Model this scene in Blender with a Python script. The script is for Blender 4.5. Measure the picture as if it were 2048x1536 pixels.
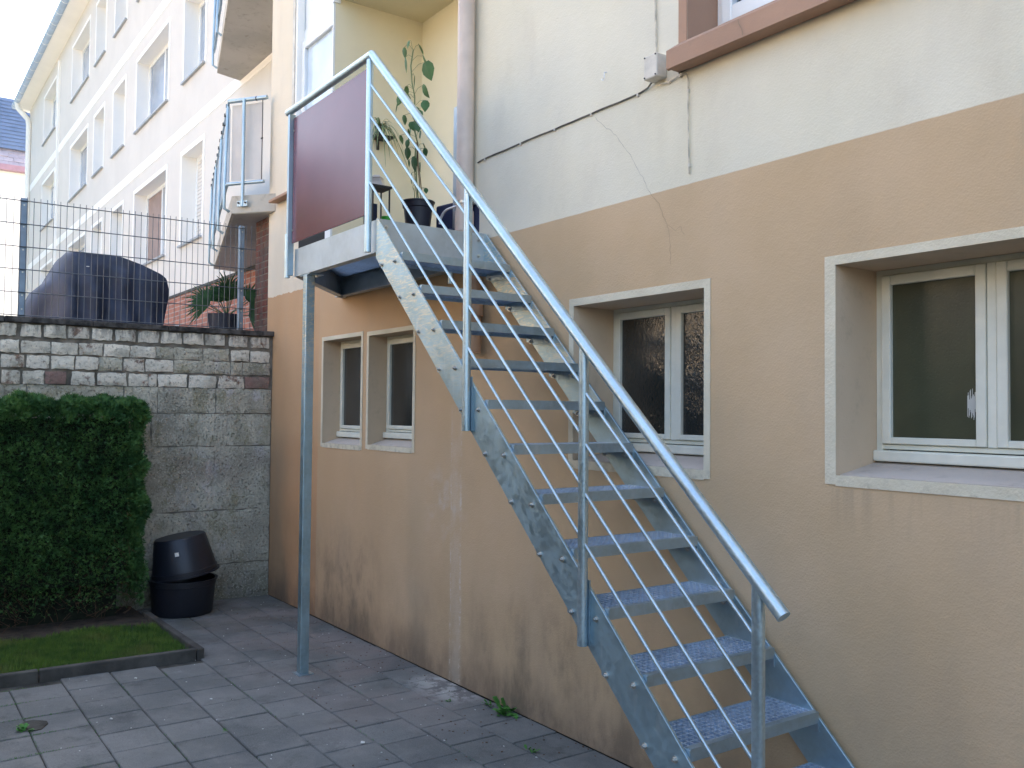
import bpy, math, random
import numpy as np
from mathutils import Vector, Matrix, noise

random.seed(7)
rng = np.random.default_rng(11)
scene = bpy.context.scene
for o in list(bpy.data.objects):
    bpy.data.objects.remove(o)

# ------------------------------------------------------------------ camera
A_, B_, C_ = 0.615524044, 0.0305098534, 0.00915334779      # yaw, pitch, roll
fw = Vector((-math.cos(A_) * math.cos(B_), math.sin(A_) * math.cos(B_), math.sin(B_)))
r0 = fw.cross(Vector((0, 0, 1))).normalized()
u0 = r0.cross(fw)
rt = r0 * math.cos(C_) + u0 * math.sin(C_)
up = u0 * math.cos(C_) - r0 * math.sin(C_)
cam = bpy.data.cameras.new('camera')
cam_o = bpy.data.objects.new('camera', cam)
scene.collection.objects.link(cam_o)
m = Matrix((rt, up, -fw)).transposed().to_4x4()
m.translation = Vector((7.63225, -2.84417, 1.6))
cam_o.matrix_world = m
cam.sensor_width = 36
cam.lens = 1808.906 / 2048 * 36
cam.clip_start = 0.05
cam.clip_end = 600
scene.camera = cam_o

# ------------------------------------------------------------------ light
SUN_EL, SUN_AZ = math.radians(41), math.atan2(0.70, -0.72)   # direction towards the sun (x, y plane)
world = bpy.data.worlds.new('World')
scene.world = world
world.use_nodes = True
wn = world.node_tree.nodes
wl = world.node_tree.links
bg = wn['Background']
sky = wn.new('ShaderNodeTexSky')
sky.sky_type = 'NISHITA'
sky.sun_disc = False
sky.sun_elevation = SUN_EL
sky.sun_rotation = math.pi / 2 - SUN_AZ
sky.air_density = 1.0
sky.dust_density = 5.0
sky.ozone_density = 0.6
wl.new(sky.outputs[0], bg.inputs[0])
bg.inputs[1].default_value = 0.15
sun = bpy.data.lights.new('sun', 'SUN')
sun.energy = 4.5
sun.angle = math.radians(0.5)
sun.color = (1.0, 0.94, 0.85)
sun_o = bpy.data.objects.new('sun', sun)
scene.collection.objects.link(sun_o)
sd = Vector((math.cos(SUN_AZ) * math.cos(SUN_EL), math.sin(SUN_AZ) * math.cos(SUN_EL), math.sin(SUN_EL)))
sun_o.rotation_euler = sd.to_track_quat('Z', 'Y').to_euler()
sun_o.location = (0, 0, 30)

scene.view_settings.view_transform = 'Standard'
scene.view_settings.look = 'None'
scene.view_settings.gamma = 1
scene.view_settings.use_curve_mapping = False
scene.view_settings.exposure = 2.35
scene.render.engine = 'CYCLES'
scene.cycles.max_bounces = 7
scene.cycles.diffuse_bounces = 5

# ------------------------------------------------------------------ materials
class NT:
    def __init__(s, name):
        s.m = bpy.data.materials.new(name)
        s.m.use_nodes = True
        s.n = s.m.node_tree.nodes
        s.l = s.m.node_tree.links
        s.b = s.n['Principled BSDF']
        s._pos = None
    def new(s, t, **k):
        x = s.n.new(t)
        for a, v in k.items():
            setattr(x, a, v)
        return x
    def put(s, inp, v):
        if isinstance(v, bpy.types.NodeSocket):
            s.l.new(v, inp)
        elif isinstance(v, tuple) and len(v) == 3 and inp.type == 'RGBA':
            inp.default_value = (*v, 1)
        else:
            inp.default_value = v
    def pos(s):
        if s._pos is None:
            s._pos = s.new('ShaderNodeNewGeometry').outputs['Position']
        return s._pos
    def obj(s):
        return s.new('ShaderNodeTexCoord').outputs['Object']
    def rnd(s):
        return s.new('ShaderNodeObjectInfo').outputs['Random']
    def xyz(s, v=None):
        x = s.new('ShaderNodeSeparateXYZ')
        s.l.new(v if v is not None else s.pos(), x.inputs[0])
        return x.outputs[0], x.outputs[1], x.outputs[2]
    def scaled(s, sc, v=None):
        x = s.new('ShaderNodeVectorMath', operation='MULTIPLY')
        s.l.new(v if v is not None else s.pos(), x.inputs[0])
        x.inputs[1].default_value = sc
        return x.outputs[0]
    def noise(s, scale, detail=3, v=None, rough=.55, dist=0):
        x = s.new('ShaderNodeTexNoise')
        s.l.new(v if v is not None else s.pos(), x.inputs['Vector'])
        x.inputs['Scale'].default_value = scale
        x.inputs['Detail'].default_value = detail
        x.inputs['Roughness'].default_value = rough
        x.inputs['Distortion'].default_value = dist
        return x.outputs['Fac']
    def voro(s, scale, v=None, feature='F1', out='Distance'):
        x = s.new('ShaderNodeTexVoronoi', feature=feature)
        s.l.new(v if v is not None else s.pos(), x.inputs['Vector'])
        x.inputs['Scale'].default_value = scale
        return x.outputs[out]
    def rng(s, v, a, b, c=0., d=1., smooth=True):
        x = s.new('ShaderNodeMapRange')
        x.interpolation_type = 'SMOOTHSTEP' if smooth else 'LINEAR'
        s.put(x.inputs[0], v)
        for i, k in enumerate((a, b, c, d)):
            x.inputs[i + 1].default_value = k
        return x.outputs[0]
    def math(s, op, a, b=0., c=None):
        x = s.new('ShaderNodeMath', operation=op)
        s.put(x.inputs[0], a)
        s.put(x.inputs[1], b)
        if c is not None:
            s.put(x.inputs[2], c)
        return x.outputs[0]
    def mul(s, *a):
        r = a[0]
        for k in a[1:]:
            r = s.math('MULTIPLY', r, k)
        return r
    def add(s, a, b): return s.math('ADD', a, b)
    def gate(s, v, lo, hi, soft=.01):
        return s.mul(s.rng(v, lo - soft, lo + soft), s.rng(v, hi - soft, hi + soft, 1, 0))
    def mix(s, f, a, b, bt='MIX'):
        x = s.new('ShaderNodeMix', data_type='RGBA', blend_type=bt)
        s.put(x.inputs[0], f)
        s.put(x.inputs[6], a)
        s.put(x.inputs[7], b)
        return x.outputs[2]
    def bump(s, h, strength=.3, dist=.01, normal=None):
        x = s.new('ShaderNodeBump')
        x.inputs['Strength'].default_value = strength
        x.inputs['Distance'].default_value = dist
        s.put(x.inputs['Height'], h)
        if normal is not None:
            s.l.new(normal, x.inputs['Normal'])
        return x.outputs[0]
    def fin(s, col=None, rough=None, metal=None, normal=None, **k):
        if col is not None: s.put(s.b.inputs['Base Color'], col)
        if rough is not None: s.put(s.b.inputs['Roughness'], rough)
        if metal is not None: s.put(s.b.inputs['Metallic'], metal)
        if normal is not None: s.put(s.b.inputs['Normal'], normal)
        for a, v in k.items():
            s.put(s.b.inputs[a.replace('_', ' ')], v)
        return s.m

def plain(name, col, rough=.5, metal=0., var=.08, scale=6., bump=0., bscale=150., **k):
    t = NT(name)
    n = t.noise(scale, 4)
    c = t.mix(t.rng(n, .3, .7, 0, 1), tuple(x * (1 - var) for x in col), tuple(min(1, x * (1 + var)) for x in col))
    nm = t.bump(t.noise(bscale, 3), bump, .004) if bump else None
    return t.fin(c, rough, metal, nm, **k)

def mat_house_wall():
    t = NT('painted_render_house')
    x, y, z = t.xyz()
    wob = t.add(z, t.math('MULTIPLY_ADD', t.noise(14, 3), .03, -.015))
    left = t.rng(x, .2, 1.1, 1, 0)
    wob2 = t.add(z, t.math('MULTIPLY', t.math('SUBTRACT', wob, z), t.math('MULTIPLY_ADD', left, 1.6, .12)))
    up_ = t.rng(wob2, 2.583, 2.589)
    tan = t.mix(t.rng(t.noise(1.3, 4), .3, .7), (.55, .392, .232), (.61, .442, .277))
    fresh = t.mix(t.rng(t.noise(2.5, 4), .3, .7), (.53, .30, .155), (.60, .35, .19))
    xw = t.add(x, t.math('MULTIPLY_ADD', t.noise(6, 2), .04, -.02))
    tan = t.mix(t.mul(t.rng(xw, .985, 1.0, 1, 0), t.rng(z, 1.25, 1.45, 1, .55)), tan, fresh)
    wz = t.mul(t.rng(x, 1.2, 4.4, 1, 0), t.rng(z, .4, 2.3, .35, .75), t.rng(t.noise(1.7, 4), .2, .7, .6, 1))
    tan = t.mix(wz, tan, (.58, .36, .20))
    cream = t.mix(t.rng(t.noise(1.1, 4), .3, .7), (.74, .685, .53), (.80, .745, .60))
    cream = t.mix(t.rng(x, .1, 2.5, .35, 0), cream, (.80, .62, .47))
    col = t.mix(up_, tan, cream)
    # cloudy fading
    cl = t.noise(2.2, 6, t.scaled((1, 1, .45)), .65)
    col = t.mix(t.rng(cl, .46, .74, 0, .20), col, (.40, .32, .24), 'MIX')
    # splash dirt and algae at the foot of the wall
    st = t.noise(5, 6, t.scaled((1, 1, .55)), .68)
    big = t.noise(1.1, 3, t.scaled((1, 1, .2)), .6)
    foot = t.rng(z, .02, .95, 1, 0)
    dirt = t.mul(t.rng(t.add(t.mul(st, .55), t.mul(big, .75)), .46, .86), foot)
    col = t.mix(t.mul(dirt, .42), col, (.12, .10, .072))
    col = t.mix(t.mul(t.rng(z, .0, .30, 1, 0), t.rng(st, .25, .6, .45, 1), .62), col, (.13, .095, .075))
    mould = t.mul(t.gate(x, 1.05, 2.0, .25), t.rng(z, .25, .9, 1, 0), t.rng(t.noise(7, 6, t.scaled((1, 1, .55)), .7), .42, .70))
    col = t.mix(t.mul(mould, .50), col, (.11, .10, .075))
    mould2 = t.mul(t.gate(x, 3.3, 4.6, .3), t.rng(z, .3, .85, 1, 0), t.rng(t.noise(5, 6, t.scaled((1, 1, .6)), .72), .46, .70))
    col = t.mix(t.mul(mould2, .4), col, (.12, .10, .075))
    # light vertical marks where a pipe was taken down
    xl = t.add(x, t.math('MULTIPLY_ADD', t.noise(3, 2, t.scaled((0, 0, 1))), .03, -.015))
    edge = t.math('MAXIMUM', t.gate(xl, 2.985, 3.000, .006), t.gate(xl, 3.085, 3.11, .01))
    fill = t.mul(t.gate(xl, 2.985, 3.11, .03), .35)
    pm = t.mul(t.math('MAXIMUM', t.mul(edge, t.rng(t.noise(17, 5, None, .75), .40, .60)), fill), t.rng(z, 1.25, 1.75, 1, 0), t.rng(t.noise(6, 5, t.scaled((1, 1, .5)), .7), .34, .62))
    col = t.mix(t.mul(pm, .8), col, (.66, .60, .50))
    sm = t.mul(t.gate(x, 2.75, 3.1, .12), t.gate(z, .85, 1.2, .15), t.rng(t.noise(8, 5), .45, .7))
    col = t.mix(t.mul(sm, .5), col, (.62, .56, .48))
    # grey runs under the sills
    run = t.mul(t.gate(x, 5.6, 6.9, .05), t.rng(z, 1.12, 1.33, 0, 1), t.rng(z, 1.33, 1.34, 1, 0), t.rng(t.noise(16, 4, t.scaled((1, 1, .08))), .5, .68))
    col = t.mix(t.mul(run, .22), col, (.2, .17, .13))
    # rain greying of the upper coat
    g = t.mul(up_, t.rng(t.noise(.9, 5, t.scaled((1, 1, .7)), .6), .42, .7), .28)
    col = t.mix(g, col, (.56, .545, .50))
    h = t.add(t.mul(t.noise(170, 3), .6), t.add(t.mul(t.voro(120), .5), t.mul(t.noise(26, 4), 1.1)))
    h = t.add(h, t.mul(t.noise(5, 4), 1.6))
    return t.fin(col, .92, 0, t.bump(h, .26, .005), Specular_IOR_Level=.2)

def mat_stucco(name, col, var=.06, s=.3, dirt=.15):
    t = NT(name)
    c = t.mix(t.rng(t.noise(1.5, 5), .3, .7), tuple(x * (1 - var) for x in col), tuple(min(.95, x * (1 + var)) for x in col))
    c = t.mix(t.mul(t.rng(t.noise(9, 6, None, .7), .52, .75), dirt), c, (.2, .17, .13))
    h = t.add(t.mul(t.noise(150, 3), .6), t.mul(t.noise(20, 4), .8))
    return t.fin(c, .92, 0, t.bump(h, s, .005), Specular_IOR_Level=.2)

def mat_band():
    t = NT('cream_window_band')
    x, y, z = t.xyz()
    c = t.mix(t.rng(t.noise(5, 5), .3, .7), (.64, .57, .42), (.73, .66, .50))
    lo = t.rng(z, 1.31, 1.40, 1, 0)
    c = t.mix(t.mul(lo, t.rng(t.noise(22, 5, None, .7), .45, .68), .5), c, (.26, .22, .15))
    return t.fin(c, .9, 0, t.bump(t.noise(90, 4), .5, .006))

def mat_galv(name, base=(.50, .53, .55), spangle=90., warm_glint=0., rough=.42, metal=.9):
    t = NT(name)
    ob = t.pos()
    v = t.voro(spangle, ob, 'F1', 'Color')
    sp = t.new('ShaderNodeSeparateColor'); t.l.new(v, sp.inputs[0])
    vv = sp.outputs[0]
    n = t.noise(4.5, 6, ob, .62)
    c = t.mix(t.rng(n, .3, .72), tuple(k * .86 for k in base), tuple(min(1, k * 1.12) for k in base))
    c = t.mix(t.mul(vv, .20), c, tuple(min(1, k * 1.55) for k in base))
    st = t.noise(26, 4, t.scaled((1, 1, .25)), .6)
    c = t.mix(t.rng(st, .56, .72, 0, .25), c, (.66, .69, .70))
    if warm_glint:  # warm reflection of sunlit surroundings painted into the upper steel
        x, y, z = t.xyz()
        w = t.mul(t.rng(z, 1.5, 2.2), t.rng(t.noise(30, 5, t.scaled((.35, 1, 2.2)), .7, 1.5), .42, .7), warm_glint)
        c = t.mix(w, c, (.80, .68, .50))
    r = t.math('ADD', t.mul(vv, .16), t.math('ADD', t.mul(n, .22), rough - .16))
    h = t.add(t.mul(vv, .25), t.mul(t.noise(120, 3), .4))
    return t.fin(c, r, metal, t.bump(h, .10, .002))

def mat_concrete_block():
    t = NT('rough_cast_concrete')
    x, y, z = t.xyz()
    c = t.mix(t.rng(t.noise(2.4, 6, None, .65), .32, .68), (.46, .43, .34), (.78, .74, .60))
    c = t.mix(t.rng(t.noise(3.1, 5, t.scaled((1, 1.3, .8)), .7), .50, .64, 0, .6), c, (.34, .31, .17))      # mossy yellow
    w = t.mul(t.rng(t.noise(2.7, 6, t.scaled((1, .9, .7)), .72), .53, .62), t.rng(y, -1.0, -.1, .35, 1))
    c = t.mix(t.mul(w, .85), c, (.74, .70, .68))                                              # flaking whitewash
    c = t.mix(t.mul(t.gate(z, .95, 1.25, .12), t.rng(t.noise(4, 5), .4, .6), .35), c, (.30, .24, .21))
    c = t.mix(t.rng(z, .0, .45, .6, 0), c, (.17, .165, .11))
    pits = t.rng(t.noise(58, 5, None, .75), .36, .45, 1, 0)
    pits = t.mul(pits, t.rng(t.noise(5, 4), .35, .55, .35, 1))
    c = t.mix(t.mul(pits, .62), c, (.07, .065, .05))
    c = t.mix(t.rng(t.noise(1.5, 5, t.scaled((1, 1, .8)), .7), .45, .62, 0, .5), c, (.20, .195, .16))
    agg = t.rng(t.noise(70, 4, None, .7), .54, .64)
    c = t.mix(t.mul(agg, .55), c, (.76, .73, .62))
    h = t.add(t.mul(t.noise(70, 4, None, .7), 1.4), t.add(t.mul(t.noise(9, 5), 2.0), t.mul(pits, -1.0)))
    return t.fin(c, .95, 0, t.bump(h, .9, .018), Specular_IOR_Level=.15)

def mat_brick(name, col, paint, amount):
    t = NT(name)
    r = t.rnd()
    c = t.mix(t.rng(t.noise(16, 5), .3, .7), tuple(k * .7 for k in col), tuple(k * 1.2 for k in col))
    f = t.mul(t.rng(t.add(t.noise(11, 6, None, .7), t.math('MULTIPLY_ADD', r, .16, -.08)), .30, .44), amount)
    pc = t.mix(r, tuple(k * .78 for k in paint), paint)
    c = t.mix(f, c, pc)
    c = t.mix(t.rng(t.noise(34, 5, None, .7), .52, .68, 0, .7), c, (.16, .14, .10))
    c = t.mix(t.rng(t.noise(3.3, 5, None, .65), .46, .68, 0, .6), c, (.24, .23, .18))
    c = t.mix(t.mul(t.rng(t.xyz()[2], 2.12, 2.23), t.rng(t.noise(26, 4, t.scaled((1, 1, .12))), .42, .6), .7), c, (.12, .11, .10))
    h = t.add(t.noise(60, 5, None, .7), t.mul(t.noise(15, 4), 1.0))
    return t.fin(c, .95, 0, t.bump(h, .8, .012), Specular_IOR_Level=.15)

def mat_slab():
    t = NT('concrete_paving_slab')
    r = t.rnd()
    x, y, z = t.xyz()
    c = t.mix(r, (.105, .112, .108), (.16, .166, .158))
    c = t.mix(t.rng(t.noise(1.9, 7, None, .7), .38, .66, 0, .75), c, (.225, .225, .21))
    c = t.mix(t.rng(t.noise(4.3, 6, None, .7), .52, .68, 0, .5), c, (.07, .073, .068))
    pink = t.mul(t.gate(x, .3, 3.5, .6), t.rng(y, -1.3, -.3), t.rng(t.noise(1.7, 4), .36, .6))
    c = t.mix(t.mul(pink, .5), c, (.27, .22, .195))
    moss = t.mul(t.rng(x, .3, 1.6, 1, .15), t.rng(t.noise(3, 5), .45, .62))
    c = t.mix(t.mul(moss, .45), c, (.075, .08, .05))
    lime = t.rng(t.noise(2.9, 7, None, .72), .63, .74)
    c = t.mix(t.mul(lime, .45), c, (.36, .37, .37))
    sp = t.mul(t.gate(x, 2.85, 3.35, .12), t.rng(y, -.34, -.1), t.rng(t.noise(9, 5, None, .7), .43, .55))
    c = t.mix(t.mul(sp, .75), c, (.50, .49, .45))
    gr = t.noise(210, 2)
    c = t.mix(t.rng(gr, .58, .74, 0, .5), c, (.33, .33, .33))
    c = t.mix(t.rng(gr, .28, .42, .5, 0), c, (.03, .03, .03))
    dots = t.mul(t.rng(t.voro(23), .05, .10, 1, 0), t.rng(t.noise(7, 2), .5, .6))
    c = t.mix(t.mul(dots, .5), c, (.03, .028, .02))
    h = t.add(t.mul(gr, 1.0), t.mul(t.noise(22, 4), 1.2))
    return t.fin(c, .85, 0, t.bump(h, .6, .006), Specular_IOR_Level=.3)

def mat_foliage(name, a, b, c_, scale=22., rough=.55, tr=.0):
    t = NT(name)
    n1 = t.noise(scale, 3)
    n2 = t.noise(2.5, 3)
    c = t.mix(t.rng(n1, .3, .7), a, b)
    c = t.mix(t.rng(n2, .5, .72, 0, .6), c, c_)
    return t.fin(c, rough, 0, None, Specular_IOR_Level=.3)

def mat_glass_dark(name, col, scale, strength, rough=.06, kind='bark'):
    t = NT(name)
    if kind == 'bark':
        h = t.noise(scale, 2, t.scaled((1, 1, .6)), .5, 1.2)
    else:
        h = t.rng(t.voro(scale), .0, .5)
    c = t.mix(t.rng(t.noise(3, 3), .3, .7), tuple(k * .7 for k in col), tuple(k * 1.3 for k in col))
    return t.fin(c, rough, 0, t.bump(h, strength, .006), Specular_IOR_Level=.8)

def mat_plinth():
    t = NT('red_brick_plinth')
    b = t.new('ShaderNodeTexBrick')
    v = t.new('ShaderNodeCombineXYZ')
    x, y, z = t.xyz()
    t.l.new(x, v.inputs[0]); t.l.new(z, v.inputs[1])
    t.l.new(v.outputs[0], b.inputs['Vector'])
    b.inputs['Scale'].default_value = 1
    b.inputs['Brick Width'].default_value = .22
    b.inputs['Row Height'].default_value = .068
    b.inputs['Mortar Size'].default_value = .008
    b.inputs['Color1'].default_value = (.30, .10, .065, 1)
    b.inputs['Color2'].default_value = (.42, .17, .11, 1)
    b.inputs['Mortar'].default_value = (.38, .30, .26, 1)
    c = t.mix(t.rng(t.noise(5, 5), .4, .7, 0, .35), b.outputs['Color'], (.2, .12, .1))
    return t.fin(c, .9, 0, t.bump(t.mul(b.outputs['Fac'], -1.0), .5, .008))

def mat_slate(name, a, b):
    t = NT(name)
    c = t.mix(t.rnd(), a, b)
    c = t.mix(t.rng(t.noise(2, 4), .4, .7, 0, .4), c, tuple(k * .7 for k in a))
    return t.fin(c, .55, 0, t.bump(t.noise(9, 4), .3, .03))

def mat_panel():
    t = NT('maroon_laminate')
    c = t.mix(t.rng(t.noise(3, 3), .3, .7), (.16, .035, .042), (.18, .042, .05))
    return t.fin(c, .2, 0, t.bump(t.noise(60, 2), .03, .001), Specular_IOR_Level=.6)

M = dict(
    wall=mat_house_wall(), band=mat_band(),
    loggia=mat_stucco('pale_yellow_plaster', (.82, .76, .57), .03, .15, .03),
    loggia_ceiling=mat_stucco('loggia_ceiling_paint', (.72, .66, .48), .03, .15, .05),
    reveal=mat_stucco('tan_reveal', (.64, .49, .34), .06, .4, .25),
    sill=mat_stucco('grey_pink_sill', (.54, .47, .40), .1, .5, .4),
    tansill=mat_stucco('tan_painted_stone', (.45, .285, .20), .08, .4, .25),
    nwall=mat_stucco('cream_facade', (.70, .66, .60), .03, .2, .05),
    nwhite=mat_stucco('white_facade_paint', (.92, .90, .85), .02, .1, .02),
    soffit=mat_stucco('balcony_concrete', (.46, .43, .38), .12, .5, .5),
    slabc=mat_stucco('weathered_slab_edge', (.55, .50, .42), .15, .7, .6),
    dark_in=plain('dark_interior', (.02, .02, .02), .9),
    frame=plain('white_painted_wood', (.72, .72, .62), .45, 0, .06, 9, .12, 60),
    upvc=plain('white_plastic_frame', (.82, .84, .84), .35, 0, .02),
    galv=mat_galv('galvanised_steel', (.38, .48, .54), 70),
    galv_str=mat_galv('galvanised_plate', (.36, .49, .55), 60, .95),
    galv_rail=mat_galv('galvanised_tube', (.48, .60, .66), 130, 0, .36),
    galv_grate=mat_galv('galvanised_grating', (.46, .56, .68), 60, 0, .5, .75),
    galv_beam=mat_galv('galvanised_channel', (.46, .50, .51), 40, 0, .50, .8),
    zinc=plain('zinc_gutter', (.42, .54, .68), .5, .3, .1),
    steel=plain('bolt_steel', (.55, .53, .48), .35, .9),
    pipe=plain('cream_painted_pipe', (.66, .54, .45), .5, 0, .08, 8, .1),
    pipe_tan=plain('tan_painted_pipe', (.46, .27, .16), .55, 0, .12, 8, .2),
    panel=mat_panel(),
    concrete=mat_concrete_block(),
    mortar=plain('dark_old_mortar', (.17, .15, .12), .95, 0, .45, 9, .9, 60),
    joint=plain('pale_old_mortar', (.24, .22, .18), .95, 0, .3, 9, .9, 60),
    coping=plain('blackened_coping', (.065, .06, .055), .92, 0, .75, 14, .9, 50),
    brick_white=mat_brick('whitewashed_brick', (.26, .17, .13), (.88, .82, .69), .98),
    brick_red=mat_brick('bare_red_brick', (.24, .11, .09), (.5, .45, .4), .3),
    brick_pier=mat_brick('dark_red_brick', (.17, .065, .05), (.2, .08, .07), .2),
    plinth=mat_plinth(),
    slab=mat_slab(),
    kerb=plain('dark_edging_stone', (.075, .07, .06), .9, 0, .35, 6, .7, 70),
    soil=plain('bare_soil', (.055, .04, .028), 1, 0, .5, 14, .9, 60),
    earth=plain('joint_sand', (.055, .053, .044), 1, 0, .5, 9, .8, 90),
    terrace=plain('terrace_paving', (.35, .33, .3), .9),
    hedge=mat_foliage('thuja_foliage', (.030, .090, .028), (.12, .25, .07), (.04, .09, .035), 9),
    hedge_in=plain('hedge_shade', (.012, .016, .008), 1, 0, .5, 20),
    twig=plain('thuja_twig', (.12, .065, .035), .9, 0, .3, 12),
    grass=mat_foliage('lawn_grass', (.05, .11, .02), (.13, .22, .035), (.20, .21, .06), 11),
    weed=mat_foliage('weed_leaf', (.05, .16, .03), (.09, .26, .05), (.06, .18, .03), 40),
    bean=mat_foliage('bean_leaf', (.05, .12, .04), (.09, .19, .06), (.07, .15, .05), 9),
    stem=plain('green_stem', (.16, .20, .08), .7),
    spider=mat_foliage('spider_leaf', (.12, .20, .09), (.3, .36, .2), (.14, .2, .09), 30),
    palm=mat_foliage('palm_leaf', (.03, .075, .03), (.06, .13, .05), (.04, .09, .04), 12),
    tub=plain('black_plastic', (.013, .015, .022), .42, 0, .2, 3, .1, 60),
    pot=plain('anthracite_pot', (.030, .032, .045), .5),
    cover=plain('dark_tarpaulin', (.026, .036, .066), .6, 0, .3, 5, .15, 220),
    navy=plain('navy_fabric', (.022, .03, .075), .8, 0, .1, 9, .2, 300),
    white=plain('white_tube', (.8, .8, .8), .35),
    paper=plain('white_scrap', (.6, .6, .56), .8),
    green=plain('green_plastic', (.03, .42, .03), .3),
    terracotta=plain('terracotta', (.35, .10, .05), .8),
    wood=plain('brown_board', (.22, .12, .06), .7),
    black=plain('black_metal', (.02, .02, .022), .5),
    clear=plain('lantern_pane', (.95, .95, .95), .0, Transmission_Weight=1.0, IOR=1.02),
    screen=plain('privacy_cloth', (.66, .61, .56), .85, 0, .05, 4, .2, 14),
    screen_blue=plain('ribbed_screen', (.52, .58, .64), .6, 0, .05),
    ngate=plain('coated_fence_post', (.22, .28, .35), .42, .55, .12, 9, .1),
    wire=plain('coated_fence_wire', (.12, .14, .16), .45, .5),
    cable=plain('painted_cable', (.55, .50, .40), .6, 0, .3, 20),
    cable_dark=plain('grimy_cable', (.12, .11, .08), .7, 0, .4, 20),
    boxp=plain('painted_box', (.66, .61, .52), .6, 0, .12, 12, .2),
    crack=plain('crack_shadow', (.34, .25, .17), 1),
    crack2=plain('crack_in_cream', (.40, .37, .31), 1),
    glass_bark=mat_glass_dark('obscured_glass', (.026, .026, .024), 60, .42, .09),
    glass_dot=mat_glass_dark('dimpled_glass', (.040, .046, .024), 90, .05, .30, 'dot'),
    glass_black=mat_glass_dark('dark_glass', (.03, .03, .028), 60, .1, .15),
    glass_n=plain('window_glass', (.30, .36, .44), .12, 0, .25, 1.3),  # blue-grey base stands in for bright sky mirrored in the panes
    glass_sky=plain('painted_sky_glass', (.62, .72, .82), .1, 0, .12, 2),  # pale sky reflection put into the base colour
    glass_dark_n=plain('deep_window_glass', (.16, .17, .2), .1, 0, .3, 2),
    curtain=plain('curtain_cloth', (.6, .6, .6), .9),
    shutter=plain('roller_shutter', (.68, .66, .62), .6),
    redroom=plain('reddish_room', (.33, .25, .22), .9),
    msill=plain('metal_window_sill', (.38, .40, .42), .5, .2),
    slate=mat_slate('hazed_slate', (.15, .21, .33), (.22, .29, .42)),  # base lifted and blued to carry the distant haze glare
    tile=mat_slate('weathered_roof_tile', (.36, .32, .36), (.48, .43, .46)),
    fascia=plain('maroon_fascia', (.36, .22, .27), .6),
    bark=plain('tree_bark', (.10, .08, .06), .95, 0, .3, 12, .6),
    opp=mat_stucco('sunlit_ochre_facade', (.62, .50, .36), .05, .2, .1),
    bush=mat_foliage('shrub_leaf', (.04, .09, .02), (.09, .16, .035), (.07, .12, .03), 5),
)

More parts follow.
